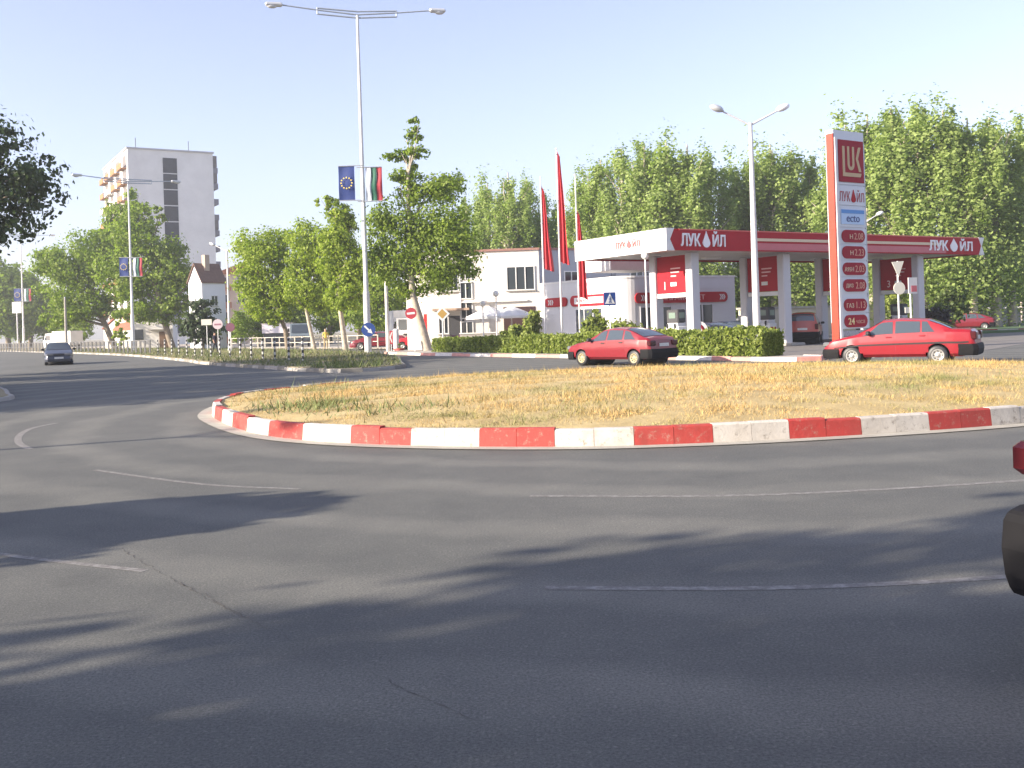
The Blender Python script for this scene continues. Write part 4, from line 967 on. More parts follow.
mb = MB(); mb.box((.08, -.05, 2.62), (.42, .03, .62)); f = mb.build('plate', RETRO, p); mb = MB(); mb.box((.13, -.068, 2.5), (.26, .01, .24)); mb.build('red_mark', PINK, f)
mb = MB(); mb.box((-.14, .03, 1.68), (.22, .03, .22)); mb.build('small_plate', SBACK, p)
for px, top, dd, lab, col in ((207, 321, 86, 'back of a pale square sign beside the dark walker', None), (218, 323, 84, 'round no entry sign left of the dark maroon disc', 'ne'), (230.5, 326, 80, 'dark maroon disc sign near the slim street lamp', 'm')):
    h = D(px, top, dd).z; p = thing('traffic_sign', lab, 'traffic sign', hit(px, dd)); post(p, h, .04, LGREY)
    if col is None: mb = MB(); mb.box((0, -.06, h-.1), (.9, .03, .5)); mb.build('plate', SBACK, p)
    elif col == 'ne': f = disc(p, h-.1, .42, M('faded_sign', (.48, .40, .44), .5)); mb = MB(); mb.box((0, -.066, h-.12), (.56, .012, .14)); mb.build('bar', M('faded_bar', (.25, .12, .16), .5), f)
    else: disc(p, h-.1, .36, M('maroon_back', (.14, .05, .08), .5))
# chevron marker and white bollard with planter at the entrance
x, y = G(389.5, 351.5); p = thing('chevron_marker', 'red and white chevron marker at the foot of white pole', 'traffic sign', (x+.15, y, 0)); mb = MB(); mb.box((0, -.03, 1.0), (.36, .04, .95)); f = mb.build('face', SREDS, p); mb = MB(); mb.prism([(.10, 1.36), (.02, 1.36), (-.12, 1.0), (.02, .64), (.10, .64), (-.02, 1.0)], -.062, -.052, 'XZ'); mb.build('chevron', RETRO, f); post(p, .9, .03)
x, y = G(396.5, 352.0); p = thing('marker_post', 'thick white marker post standing in a red planter', 'bollard', (x, y, 0)); mb = MB(); mb.lathe([(.20, 0), (.20, 1.5), (.16, 1.58), (.001, 1.6)], (0, 0, 0), 16); mb.build('post', WHITE, p)
mb = MB(); mb.lathe([(.30, 0), (.42, .25), (.36, .26), (.001, .2)], (.2, -.1, 0), 14); mb.build('planter', M('planter_red', (.36, .06, .05), .7, .1, 4), p); 
link('plant', np_mesh('plant', leaves([(.2, -.1, .42, .25, .25, .2)], 260, .12), 4, LEAF_HEDGE), p)
def concrete_pole(px, d, ytop, r, lab, m=CONC, name='concrete_pole'):
    h = D(px, ytop, d).z; p = thing(name, lab, 'pole', hit(px, d)); mb = MB(); mb.tube([(0, 0, 0), (0, 0, h)], [r, r*.7], 10); mb.build('shaft', m, p); mb = MB(); mb.tube([(0, 0, h), (0, 0, h+.12)], [r*.75, r*.4], 10); mb.build('cap', SILV, p); return p
concrete_pole(387.5, 69, 262, .14, 'whitewashed pole between the lamp post and no entry sign', M('whitewash', (.66, .64, .60), .8, .1, 3))
concrete_pole(1000.5, 84, 247, .17, 'taller pale pole above the pavilion at far right'); concrete_pole(994, 86, 258, .13, 'shorter pale pole beside the taller one at far right')
concrete_pole(66, 120, 298, .18, 'slim pale pole behind the white truck on the left')

# ================================================================== LAMPS
HEADM = M('lamp_head', (.50, .52, .54), .45, .05, 4, .3)
def boulevard_lamp(label, loc, h, adir, alen, rise, rb=.19):
    p = thing('street_lamp', label, 'street lamp', loc, 0); ad = Vector((*adir, 0)).normalized()
    mb = MB(); mb.tube([(0, 0, 0), (0, 0, 3.9)], [rb*1.15, rb*1.1], 12); mb.tube([(0, 0, 3.9), (0, 0, 4.1), (0, 0, h*.6), (0, 0, h)], [rb*1.1, rb*.8, rb*.62, rb*.45], 12); mb.build('pole', LGREY, p)
    for s in (-1, 1):
        e = ad*s*alen + Vector((0, 0, h+rise)); b0 = Vector((0, 0, h-.15)); mid = Vector((0, 0, h)).lerp(e, .52)
        mb = MB(); mb.tube([b0, mid-Vector((0, 0, .25)), ], .055, 7); mb.tube([Vector((0, 0, h+.25)), mid+Vector((0, 0, .12))], .055, 7); mb.tube([b0+Vector((0, 0, .2)), mid, e], [.055, .05, .045], 7); mb.tube([mid-Vector((0, 0, .27)), mid+Vector((0, 0, .14))], .05, 6); arm = mb.build('arm', M('arm_grey', (.33, .38, .45), .5, .05, 4, .2), p)
        mb = MB(); ang = math.atan2(ad.y*s, ad.x*s); 
        q = e + ad*s*.35; m2 = MB(); m2.bbox((0, 0, 0), (1.05, .38, .24), .08); m2.ball((.12, 0, -.1), .3, 10, 0, (1.1, .6, .5)); ho = m2.build('lamp_head', HEADM, p); ho.location = q; ho.rotation_euler = (0, 0, ang)
    return p
lm = D(367.5, 330, 63); boulevard_lamp('tallest double armed lamp post carrying two flags', (lm.x, 63, 0), 21.4, (5.5, -1.2) if False else (-5.5, -1.25), 4.75, .5)
l2 = D(132.8, 330, 106); boulevard_lamp('double armed lamp post in front of the leafy left trees', (l2.x, 106, 0), 18.1, (-4.4, -3.6), 4.8, .35, .17)
l3 = D(23.5, 330, 190); boulevard_lamp('double armed lamp post farthest left, half hidden by leaves', (l3.x, 190, 0), 21.5, (-4.2, -3.8), 5.4, .4)
def small_lamp(label, loc, h, adir, alen, rise, r=.15):
    p = thing('street_lamp', label, 'street lamp', loc); ad = Vector((*adir, 0)).normalized()
    mb = MB(); mb.tube([(0, 0, 0), (0, 0, h*.3), (0, 0, h)], [r, r*.9, r*.5], 12); mb.build('pole', LGREY, p)
    mb = MB(); mb.lathe([(.28, 0), (.28, .06), (.2, .1), (.2, .3), (.15, .34)], (0, 0, 0), 12); mb.build('base', LGREY, p)
    for s in (-1, 1):
        e = ad*s*alen + Vector((0, 0, h+rise)); mb = MB(); mb.tube([Vector((0, 0, h-.1)), e], [.05, .035], 8); mb.build('arm', LGREY, p)
        m2 = MB(); m2.ball((.22, 0, .03), .2, 12, 0, (1.7, .9, .75)); ho = m2.build('lamp_head', LETW if s > 0 else HEADM, p); ho.location = e; ho.rotation_euler = (0, -R(20), math.atan2(ad.y*s, ad.x*s))
    return p
sl = small_lamp('white street lamp with two upswept arms in front of canopy', hit(757, 44), 10.15, (1, .1), 1.3, .55, .17)
small_lamp('slim two armed street lamp by the pink apartment block', hit(229.5, 88), 9.0, (1, -.3), 1.25, .5, .13)
small_lamp('small lamp standing behind the canopy by the price sign', hit(868, 76), 8.6, (1, .2), 1.1, .5, .09)
# the lamp whose shadow crosses the road stands beside the left pavement, outside the picture
small_lamp('street lamp on the left pavement outside the picture', (-31.0, 4.7, 0), 10.6, (.4, -.9), 1.3, .55, .14)

# flags on the boulevard lamps
def star(cx, cz, r): return [(cx+(r if k % 2 == 0 else r*.42)*math.sin(math.pi*k/5), cz+(r if k % 2 == 0 else r*.42)*math.cos(math.pi*k/5)) for k in range(10)]
def banner(kind, label, px0, px1, py0, py1, d, rz=0):
    a = D(px0, py0, d); b = D(px1, py1, d); w, h = b.x-a.x, a.z-b.z
    f = thing('banner_flag', label, 'flag', ((a.x+b.x)/2, d-.12, (a.z+b.z)/2), rz)
    def cloth(name, x0, x1, mat):
        nu, nv = 6, 10; vs = [(x0+(x1-x0)*i/nu, .035*math.sin(j*.7+i*.4)+.02*math.sin(i*1.1), h/2-h*j/nv) for j in range(nv+1) for i in range(nu+1)]
        fs = [(j*(nu+1)+i, (j+1)*(nu+1)+i, (j+1)*(nu+1)+i+1, j*(nu+1)+i+1) for j in range(nv) for i in range(nu)]
        m = MB(); m.add(vs, fs, 0, True); m.add([(x, y+.012, z) for x, y, z in vs], [q[::-1] for q in fs], 0, True); return m.build(name, mat, f)
    if kind == 'eu':
        c = cloth('cloth', -w/2, w/2, BLUEF); m = MB(); r = min(w, h)*.34
        for k in range(12): m.prism(star(r*math.sin(k*math.pi/6), r*math.cos(k*math.pi/6), r*.2), -.10, -.085, 'XZ')
        m.build('stars', YEL, c)
    else:
        for k, mt in enumerate((WHF, GREENF, REDF)): cloth('stripe', -w/2+w*k/3, -w/2+w*(k+1)/3, mt)
    for z in (h/2+.03, -h/2-.03):
        m = MB(); m.tube([(-w/2, 0, z), (w/2+(.0 if kind != 'eu' else .55), 0, z)] if kind == 'eu' else [(-w/2-.55, 0, z), (w/2, 0, z)], .03, 6); m.build('rod', SILV, f)
banner('eu', 'blue flag with star ring on the tallest lamp post', 338.5, 355.5, 167, 200, 63); banner('bg', 'white green red flag on the tallest lamp post', 365.5, 383, 168, 200.5, 63)
banner('eu', 'blue flag with star ring on lamp before leafy trees', 119.5, 129, 258, 276, 106); banner('bg', 'white green red flag on lamp before leafy trees', 133, 143, 258, 276, 106)
banner('eu', 'blue flag on the lamp post farthest left', 14, 21.5, 289, 301, 190); banner('bg', 'white green red flag on the lamp post farthest left', 24, 31.5, 289, 301, 190)
p = thing('notice_board', 'blank pale board on a post below the farthest left flags', 'sign', hit(17.5, 185)); a = D(13, 302, 185); b = D(22.5, 313, 185)
mb = MB(); mb.tube([(0, 0, 0), (0, 0, b.z)], .12, 8); mb.build('post', LGREY, p); mb = MB(); mb.box((0, 0, (a.z+b.z)/2), (b.x-a.x, .12, a.z-b.z)); mb.build('board', RETRO, p)

# ================================================================== STREET FURNITURE LEFT
ORD = ['first', 'second', 'third', 'fourth', 'fifth', 'sixth', 'seventh', 'eighth', 'ninth', 'tenth', 'eleventh', 'twelfth', 'thirteenth', 'fourteenth', 'fifteenth', 'sixteenth']
proto = None
bpx = [(158, 354.2), (165, 354.6), (172, 355), (179, 355.3), (187, 355.7), (195, 356.1), (202, 356.4), (211, 356.8), (220, 357.1), (230, 357.6), (240.5, 358.1), (251.5, 358.7), (263, 359.4), (275, 360.1), (289, 361.0), (303, 362.0)]
for i, (px, py) in enumerate(bpx):
    x, y = G(px, py, .14); lab = 'black and white striped bollard on the grassy median, %s from the left' % ORD[i] if i < 15 else 'black and white striped bollard nearest the camera on the grassy median'
    if proto is None:
        proto = thing('striped_bollard', lab, 'bollard', (x, y, .14), 0, 'striped bollards on the median'); 
        mb = MB()
        for k in range(8): mb.lathe([(.055, k*.145), (.055, (k+1)*.145)], (0, 0, 0), 12, 'Z', k % 2)
        mb.lathe([(.055, 1.16), (.04, 1.2), (.001, 1.21)], (0, 0, 0), 12, 'Z', 0); mb.build('post', [M('bollard_white', (.52, .52, .50), .6), BLACK], proto); mb = MB(); mb.lathe([(.13, 0), (.13, .03), (.06, .05)], (0, 0, 0), 12); mb.build('base_plate', DGREY, proto)
    else: dup(proto, (x, y, .14), 0, lab)
def railing(label, pts, h, n, mat, d_post=.045):
    p = thing('guard_railing', label, 'railing', (*pts[0], 0)); o = Vector(pts[0]); pl = resample(pts, sum((Vector(b)-Vector(a)).length for a, b in zip(pts, pts[1:]))/n, False)
    for q in pl: mb = MB(); mb.box((q[0]-o.x, q[1]-o.y, .14+h/2), (d_post*2, d_post*2, h)); mb.build('post', mat, p)
    for z in (h*.97, h*.5):
        mb = MB()
        for a, b in zip(pl, pl[1:]): mb.tube([(a[0]-o.x, a[1]-o.y, .14+z), (b[0]-o.x, b[1]-o.y, .14+z)], .03, 6)
        mb.build('rail', mat, p)
RAILM = M('railing_grey', (.15, .15, .15), .6, .1, 4)
railing('long grey railing along the median behind slate blue saloon', [G(-4, 351.5, .14), G(60, 351.8, .14), G(110, 352.6, .14), G(150, 353.8, .14)], 1.15, 44, RAILM, .07)
railing('low pale railing beyond the median by the tree trunks', [G(232, 349.6, .05), G(300, 349.5, .05), G(378, 349.3, .05)], 1.05, 18, M('railing_cream', (.60, .56, .48), .6, .08, 4))

# people ---------------------------------------------------------------------
def person(label, loc, rz, shirt, trousers, skin, hairc, stride=.0, h=1.72):
    p = thing('person', label, 'person', loc, rz); k = h/1.72
    V = [(0, 0, .95), (0, 0, 1.15), (0, 0, 1.38), (0, 0, 1.47), (0, -.01, 1.56), (0, -.015, 1.66),
         (.09, 0, .90), (.10, -stride*.5, .50), (.10, -stride+.03, .09), (.10, -stride-.13, .04), (-.09, 0, .90), (-.10, stride*.35, .50), (-.10, stride, .09), (-.10, stride-.14, .04),
         (.17, 0, 1.40), (.23, .02+stride*.2, 1.12), (.24, -.08+stride*.35, .87), (-.17, 0, 1.40), (-.23, .02-stride*.2, 1.12), (-.24, -.08-stride*.35, .87)]
    E = [(0, 1), (1, 2), (2, 3), (3, 4), (4, 5), (0, 6), (6, 7), (7, 8), (8, 9), (0, 10), (10, 11), (11, 12), (12, 13), (2, 14), (14, 15), (15, 16), (2, 17), (17, 18), (18, 19)]
    RD = [.14, .125, .13, .055, .085, .075, .085, .065, .045, .04, .085, .065, .045, .04, .058, .045, .035, .058, .045, .035]
    me = bpy.data.meshes.new('body'); me.from_pydata([tuple(c*k for c in v) for v in V], E, []); o = bpy.data.objects.new('tmp', me); COL.objects.link(o)
    sk = o.modifiers.new('s', 'SKIN'); 
    for i, r in enumerate(RD): me.skin_vertices[0].data[i].radius = (r*k, r*k*(.72 if i < 3 else 1)); 
    me.skin_vertices[0].data[0].use_root = True
    ss_ = o.modifiers.new('u', 'SUBSURF'); ss_.levels = 2; ss_.render_levels = 2
    dg = bpy.context.evaluated_depsgraph_get(); dg.update(); m2 = bpy.data.meshes.new_from_object(o.evaluated_get(dg)); bpy.data.objects.remove(o)
    for mt in (shirt, trousers, skin, BLACK): m2.materials.append(mt)
    for pg in m2.polygons:
        z = pg.center.z/k; ax = abs(pg.center.x)/k; pg.use_smooth = True
        pg.material_index = 2 if z > 1.47 or (ax > .19 and z < 1.14) else (3 if z < .1 else (1 if z < .97 and ax < .19 else 0))
    link('body', m2, p); mb = MB(); mb.ball((0, .02*k, 1.66*k), .098*k, 10, 0, (.92, 1, .85)); mb.build('hair', hairc, p)
    return p
SKIN = M('skin', (.45, .27, .19), .6)
person('person in a yellow shirt standing behind the low pale railing', (*hit(325.3, 82)[:2], .05), .3, M('yellow_cloth', (.62, .46, .08), .8, .05, 6), M('sand_cloth', (.45, .36, .20), .8, .05, 6), SKIN, M('fair_hair', (.40, .33, .22), .7), .12)
person('person in dark clothes walking behind the striped bollards', (*hit(214.5, 78)[:2], .05), 1.2, M('navy_cloth', (.03, .025, .05), .8, .1, 6), M('charcoal_cloth', (.025, .025, .03), .8, .1, 6), SKIN, M('dark_hair', (.02, .015, .012), .6), .22, 1.75)

# vehicles on the far side
def place(src, px, d, rz, lab, paint=None, hub=None):
    c = dup(src, hit(px, d), rz, lab)
    if paint:
        for ch in c.children:
            for s_ in ch.material_slots: pass
    return c
make_car('hatchback_car', 'red hatchback parked beneath the spire topped tree', 'car', dict(HATCH), M('car_deep_red', (.36, .012, .022), .3, .05, 3, coat=.5), HUBS, M('bumper_red', (.22, .012, .02), .4), hit(420, 76), math.pi-R(8))
make_car('saloon_car', 'dark maroon car behind the whitewashed pole', 'car', SEDAN, CARMAR_SHADE, HUBS, CARMAR_SHADE, hit(379, 79), math.pi-R(5))
make_car('hatchback_car', 'distant dark red car beyond the boot of red saloon', 'car', HATCH, CARMAR_SHADE, HUBS, BMP, hit(966, 80), R(160))
def truck(label, loc, rz, cabm, boxm, boxh=2.5, boxl=4.2, name='box_truck'):
    t = thing(name, label, 'truck', loc, rz)
    mb = MB(); mb.prism([(1.15, .55), (2.75, .55), (2.85, 1.2), (2.68, 1.45), (2.3, 2.45), (1.15, 2.5)], -.98, .98, 'XZ'); mb.build('cab', cabm, t)
    mb = MB(); mb.add([(2.69, -.86, 1.5), (2.69, .86, 1.5), (2.345, .80, 2.36), (2.345, -.80, 2.36)], [(0, 1, 2, 3)]); o = mb.build('windscreen', CGLASS, t); o.location.x = .025
    for s in (-1, 1):
        mb = MB(); mb.box((1.85, s*.985, 1.85), (.9, .02, .7)); mb.build('side_window', CGLASS, t)
        mb = MB(); mb.box((2.83, s*.7, .95), (.06, .34, .18)); mb.build('headlight', M('lamp_glass'), t)
        mb = MB(); mb.bbox((2.5, s*1.15, 1.8), (.1, .2, .4), .02); mb.build('mirror', BLACK, t)
    mb = MB(); mb.box((2.82, 0, .62), (.16, 1.96, .28)); mb.build('bumper', DGREY, t)
    mb = MB(); mb.box((2.86, 0, 1.08), (.04, 1.0, .2)); mb.build('grille', BLACK, t)
    mb = MB(); mb.bbox((1.0-boxl/2, 0, .85+boxh/2), (boxl, 2.1, boxh), .04); mb.build('cargo_box', boxm, t)
    mb = MB(); mb.box((0, 0, .65), (5.0, .8, .2)); mb.build('chassis', DGREY, t)
    for x in (2.0, -1.9):
        for s in (-1, 1): wheel(t, x, s*.85, .42, s, HUBS)
    return t
truck('white and dark truck facing the road behind red hatchback', hit(404, 86), -R(75), CARWH, M('tarp_grey', (.55, .56, .58), .7, .1, 2), 2.3, 4.0)
truck('white box truck parked behind the slate blue saloon', hit(63, 138), math.pi-R(25), CARWH, M('box_white', (.72, .72, .70), .6, .05, 1), 1.9, 3.6)
van = truck('grey blue van beneath the left trees by the kiosk', hit(300, 106), -R(78), M('van_grey', (.16, .20, .23), .4, .06, 3, coat=.3), M('van_grey2', (.18, .22, .25), .4, .06, 3, coat=.3), 1.5, 3.2, 'van')
k = thing('kiosk', 'street kiosk with a long white sign under the trees', 'kiosk', hit(277, 112), R(4)); mb = MB(); mb.box((0, 1.2, 1.15), (3.0, 2.2, 2.3)); mb.build('cabin', M('kiosk_dark', (.06, .065, .07), .6, .1, 3), k)
mb = MB(); mb.box((0, .02, 2.05), (3.3, .14, 1.0)); mb.build('sign_board', M('kiosk_sign', (.66, .62, .66), .5, .1, 1.5), k); mb = MB(); mb.box((.5, .08, 1.1), (1.3, .08, .9)); mb.build('window', GLASS, k); mb = MB(); mb.box((0, 1.2, 2.62), (3.5, 2.5, .12)); mb.build('roof', CONC, k)

# ================================================================== BUILDINGS LEFT
# tower block
fd = Vector((math.cos(R(25)), math.sin(R(25)), 0)); sd_ = Vector((-.56, .83, 0)).normalized()
T0 = Vector((-68.2, 180, 0)); tw = thing('apartment_tower', 'tall grey apartment tower with a dark stair window strip', 'building', T0, R(31))
TW_, TD_, TH_ = 15.2, 26.0, 35.6
TGR = M('tower_render', (.72, .72, .70), .9, .09, .22)
lean = math.tan(0); 
mb = MB(); mb.prism([(0, 0), (TW_, 0), (TW_, TD_), (0, TD_)], 0, TH_); mb.build('wall', TGR, tw)
mb = MB(); mb.box((TW_/2, TD_/2, TH_+.14), (TW_+.4, TD_+.4, .28)); mb.build('roof_slab', M('roof_concrete', (.42, .43, .46), .9, .1, 1), tw)
SX0, SX1 = 6.1, 8.6
for k in range(11):
    z0 = TH_-1.5-2.95*k-2.55
    mb = MB(); mb.box(((SX0+SX1)/2, -.02, z0+1.36), (SX1-SX0, .10, 2.74)); mb.build('stair_window', M('stair_glass', (.035, .042, .055), .5, .35, .6, spec=.25), tw)
    mb = MB(); mb.box(((SX0+SX1)/2, -.04, z0-.12), (SX1-SX0+.1, .12, .16)); mb.build('stair_slab', M('slab_pale', (.60, .60, .60), .9), tw)
ORB = M('balcony_orange', (.32, .15, .06), .8, .1, 1); LOG = M('loggia_dark', (.15, .14, .14), .8, .2, 1)
for k in range(11):
    z = TH_-1.9-2.95*k
    for y0, mt in ((3.2, ORB), (10.2, ORB), (17.0, ORB), (22.8, ORB)):
        mb = MB(); mb.box((-.55, y0, z-1.45), (1.0, 4.2, .14)); mb.box((-1.0, y0, z-.95), (.10, 4.2, .95)); bo = mb.build('balcony', mt if (k*3+int(y0)) % 4 else M('balcony_white', (.62, .58, .52), .8, .1, 1), tw)
        mb = MB(); mb.box((-.02, y0, z+.1), (.06, 3.4, 1.9)); mb.build('opening', LOG, bo)
for k in range(11):
    z = TH_-2.1-2.95*k
    mb = MB(); mb.box((TW_+.55, 2.4, z-.95), (1.0, 3.4, 1.05)); bo = mb.build('balcony', M('balcony_grey', (.20, .20, .23), .8, .15, 1), tw)
    if k in (0, 1, 4, 7, 9): mb = MB(); mb.box((TW_+.5, 2.4, z+.75), (.85, 3.3, 2.1)); mb.build('glazed_loggia', LOG, bo)
for x in (2.0, 11.5): mb = MB(); mb.tube([(x, 3, TH_+.2), (x, 3, TH_+2.6)], .06, 6); mb.build('aerial', DGREY, tw)

def gable_house(name, label, loc, rz, w, d, he, hr, wall, roof, wins=(), chim=None):
    h = thing(name, label, 'house', loc, rz)
    mb = MB(); mb.prism([(-w/2, 0), (w/2, 0), (w/2, he), (0, hr), (-w/2, he)], 0, d, 'XZ'); mb.build('wall', wall, h)
    sl = math.hypot(w/2, hr-he); an = math.atan2(hr-he, w/2); mb = MB(); ov = .15
    for s in (-1, 1):
        a = (0, hr+.10); b = (s*(w/2+ov), he+.10-ov*math.tan(an)); mb.prism([a, b, (b[0], b[1]+.16), (0, hr+.28)], -ov, d+ov, 'XZ')
    ro = mb.build('roof', roof, h)
    if chim: mb = MB(); mb.box((chim[0], chim[1], hr+.3), (.6, .6, 1.8)); mb.build('chimney', M('chimney_brick', (.42, .33, .26), .9, .1, 3), ro)
    for (x, z, ww, hh, face) in wins:
        if face == 'f': window(h, x, 0, z, ww, hh, 0, WHITE, 2, 1)
        elif face == 'r': window(h, w/2, x, z, ww, hh, math.pi/2, WHITE, 2, 1)
        else: window(h, -w/2, x, z, ww, hh, -math.pi/2, WHITE, 2, 1)
    return h
WSH = M('house_white', (.72, .73, .76), .85, .04, .8)
p = D(192, 330, 112); gable_house('white_house', 'tall white house with a steep brown roof below the tower', (p.x+.5, 112, 0), R(-38), 2.5, 3.1, 7.5, 9.4, WSH, ROOFB, [(1.6, 5.4, .9, 1.2, 'r'), (1.6, 2.2, .9, 1.2, 'r')], (.4, 1.2))
p = D(152, 330, 126); b = thing('white_annex', 'low flat roofed white building lit by the sun', 'building', (p.x, 126, 0), R(12)); mb = MB(); mb.box((0, 2.5, 2.0), (5.0, 5, 4.0)); mb.build('wall', OFFW, b); mb = MB(); mb.box((0, 2.5, 4.07), (5.3, 5.4, .14)); mb.build('roof', CONC, b)
mb = MB(); mb.box((-1.6, -.02, 1.9), (1.1, .1, 1.3)); mb.build('window', GLASS, b); mb = MB(); mb.box((1.0, -.35, 2.45), (2.8, .9, .12)); mb.build('porch_roof', CONC, b); mb = MB(); mb.box((1.4, -.02, 1.1), (1.1, .1, 2.2)); mb.build('door', M('brown_door', (.2, .12, .07), .7), b)
p = D(98, 330, 128); gable_house('small_house', 'small cream house with a red clay roof on the left', (p.x-.4, 136, 0), R(-18), 5.2, 8, 2.8, 4.6, CREAM, ROOFR, [(-1.1, 1.5, .9, 1.0, 'f'), (1.1, 1.5, .9, 1.0, 'f')])
p = D(121, 330, 124); gable_house('small_house', 'cottage with reddish roof between the two leaning trunks', (p.x+.2, 135, 0), R(60), 5.0, 5.0, 2.6, 4.6, CREAM, ROOFR, [(0, 1.5, 1.0, 1.0, 'f')])
p = D(234, 330, 150); b = thing('apartment_block', 'pink and cream apartment block with orange roof', 'building', (p.x, 150, 0), R(24))
PKC = M('pink_cream_render', (.72, .58, .46), .85, .05, .6); mb = MB(); mb.box((1.2, 6, 5.3), (7.5, 12, 10.6)); mb.build('wall', PKC, b); mb = MB(); mb.prism([(-2.9, 10.6), (5.3, 10.6), (1.2, 12.2)], -.3, 12.3, 'XZ'); mb.build('roof', M('orange_roof', (.50, .20, .11), .85, .1, 2), b)
for k in range(4):
    for x in (-1.3, 1.2, 3.7): window(b, x, 0, 1.7+2.6*k, 1.1, 1.3, 0, WHITE, 2, 1)
    for y0 in (2.5, 7.0):
        mb = MB(); mb.box((-3.05, y0, .9+2.6*k), (1.0, 2.8, 1.0)); mb.build('balcony', M('balcony_salmon', (.55, .25, .15), .8, .1, 1), b)
        window(b, -2.55, y0, 2.1+2.6*k, 1.8, 1.2, -math.pi/2, WHITE, 2, 1, GLASS, .1, False)
    mb = MB(); mb.box((-1.3+k*.0, -.5, .75+2.6*k), (1.9, .9, .9)); mb.build('balcony', M('balcony_salmon'), b)
# pavilion and fence at far right
b = thing('pavilion', 'long low pavilion with a white roof edge at far right', 'building', (44.6, 101, 0), R(6)); mb = MB(); mb.box((9, 3, 3.05), (18.5, 5, .3)); mb.build('roof', M('roof_cream', (.72, .67, .60), .7, .05, 1), b)
mb = MB(); mb.box((9, 4.5, 1.5), (18, .3, 2.9)); mb.build('rear_wall', M('wall_grey', (.42, .45, .46), .8, .2, .6), b)
for k in range(8): mb = MB(); mb.box((.4+k*2.5, .8, 1.5), (.22, .22, 2.9)); mb.build('column', M('pavilion_post', (.50, .42, .40), .8, .1, 3), b)
mb = MB(); mb.box((9, .9, 1.75), (18, .08, .16)); mb.build('handrail', WHITE, b)
f = thing('picket_fence', 'pale picket fence in front of the pavilion', 'fence', (44.5, 97, .1), R(6)); mb = MB()
for k in range(64): mb.box((2+k*.26, 0, .55), (.07, .05, 1.1))
mb.build('pickets', M('fence_cream', (.55, .50, .42), .8, .1, 2), f); mb = MB(); mb.box((10, .05, .9), (17, .05, .08)); mb.box((10, .05, .25), (17, .05, .08)); mb.build('rail', M('fence_cream'), f)
for k in range(5): mb = MB(); mb.box((2+k*4, .05, .65), (.14, .14, 1.3)); mb.build('post', DGREY, f)
p = D(1016, 330, 150); gable_house('far_house', 'distant house with reddish roof above the pavilion', (p.x, 150, 0), R(-20), 9, 8, 5.0, 7.0, OFFW, ROOFR, [(0, 3, 1.2, 1.2, 'f')])
b = thing('parasol_stall', 'white domed awning at the right edge', 'stall', (*D(1023, 300, 92).xy, 0)); mb = MB(); mb.ball((0, 0, 3.0), 1.1, 14, 0, (1, 1, .75)); mb.build('awning', WHITE, b); mb = MB(); mb.tube([(0, 0, 0), (0, 0, 3)], .05, 8); mb.build('pole', WHITE, b)
w = thing('boundary_wall', 'low pale wall seen between canopy columns', 'wall', (*hit(795, 80)[:2], 0), TH); mb = MB(); mb.box((2, 0, 1.1), (16, .25, 2.2)); mb.build('wall', M('wall_cream', (.50, .45, .36), .85, .12, .6), w); mb = MB(); mb.box((2, 0, 2.28), (16.2, .5, .16)); mb.build('coping', CONC, w)

# ================================================================== TREES
def place_tree(name, label, px, d, trunk_pix, rad, blobs_pix, n, leaf, mat, bark=BARK, limbs=10, yb=None, group=None, depth=.85, **kw):
    """trunk and crown outline read off the photo, built at distance d with real depth"""
    bx = D(trunk_pix[0][0], trunk_pix[0][1], d); base = Vector((bx.x, d, 0))
    tr = []
    for i, (a, b) in enumerate(trunk_pix):
        q = D(a, b, d); tr.append(Vector((q.x-base.x, 0.15*i*(1 if i % 2 else -1), q.z if i else 0)))
    bl_ = []
    for j, (a, b, rx, rz_) in enumerate(blobs_pix):
        q = D(a, b, d); k = d/1000; bl_.append((q.x-base.x, ((j*37) % 11-5)/5*.35*rx*k, q.z, rx*k, rx*k*depth, rz_*k))
    return tree(name, label, 'tree', base, tr, rad, bl_, n, leaf, mat, bark, limbs, group=group, **kw)
place_tree('plane_tree', 'tree with a spire top and wide dark crown by the no entry sign', 0, 64, [(428, 352), (421, 325), (413, 295), (409, 250), (409, 180), (413, 125)], [.34, .27, .22, .17, .10, .03],
    [(415, 126, 7, 9), (413, 138, 10, 8), (398, 156, 16, 6), (418, 154, 12, 7), (404, 176, 18, 9), (410, 165, 8, 16), (412, 195, 18, 14), (440, 190, 24, 18), (450, 182, 14, 10), (388, 225, 22, 26), (425, 235, 34, 34), (455, 232, 24, 28), (464, 262, 18, 18), (395, 262, 26, 24), (376, 255, 14, 24), (435, 275, 28, 18), (410, 290, 18, 10)], 30000, .19, LEAF_PLANE, PBARK, 16, per=26, clump=(.26, .55))
place_tree('plane_tree', 'leafy tree with forked trunk right of the pink block', 0, 84, [(288, 351), (285, 330), (278, 308), (272, 290)], [.22, .19, .15, .08],
    [(262, 255, 26, 28), (250, 282, 18, 26), (280, 252, 20, 26), (286, 285, 20, 26), (264, 298, 24, 20), (246, 252, 14, 22), (274, 315, 18, 10)], 20000, .21, LEAF_YOUNG, BARK, 12, per=45, clump=(.22, .42))
place_tree('plane_tree', 'slender pale trunk tree left of the narrow topped one', 0, 82, [(315, 351), (309, 325), (305, 300), (303, 270)], [.17, .15, .12, .07],
    [(308, 246, 24, 24), (296, 268, 16, 26), (320, 272, 18, 28), (305, 292, 20, 18), (328, 250, 14, 20), (315, 305, 16, 12)], 17000, .21, LEAF_YOUNG, PBARK, 12, per=45, clump=(.22, .42))
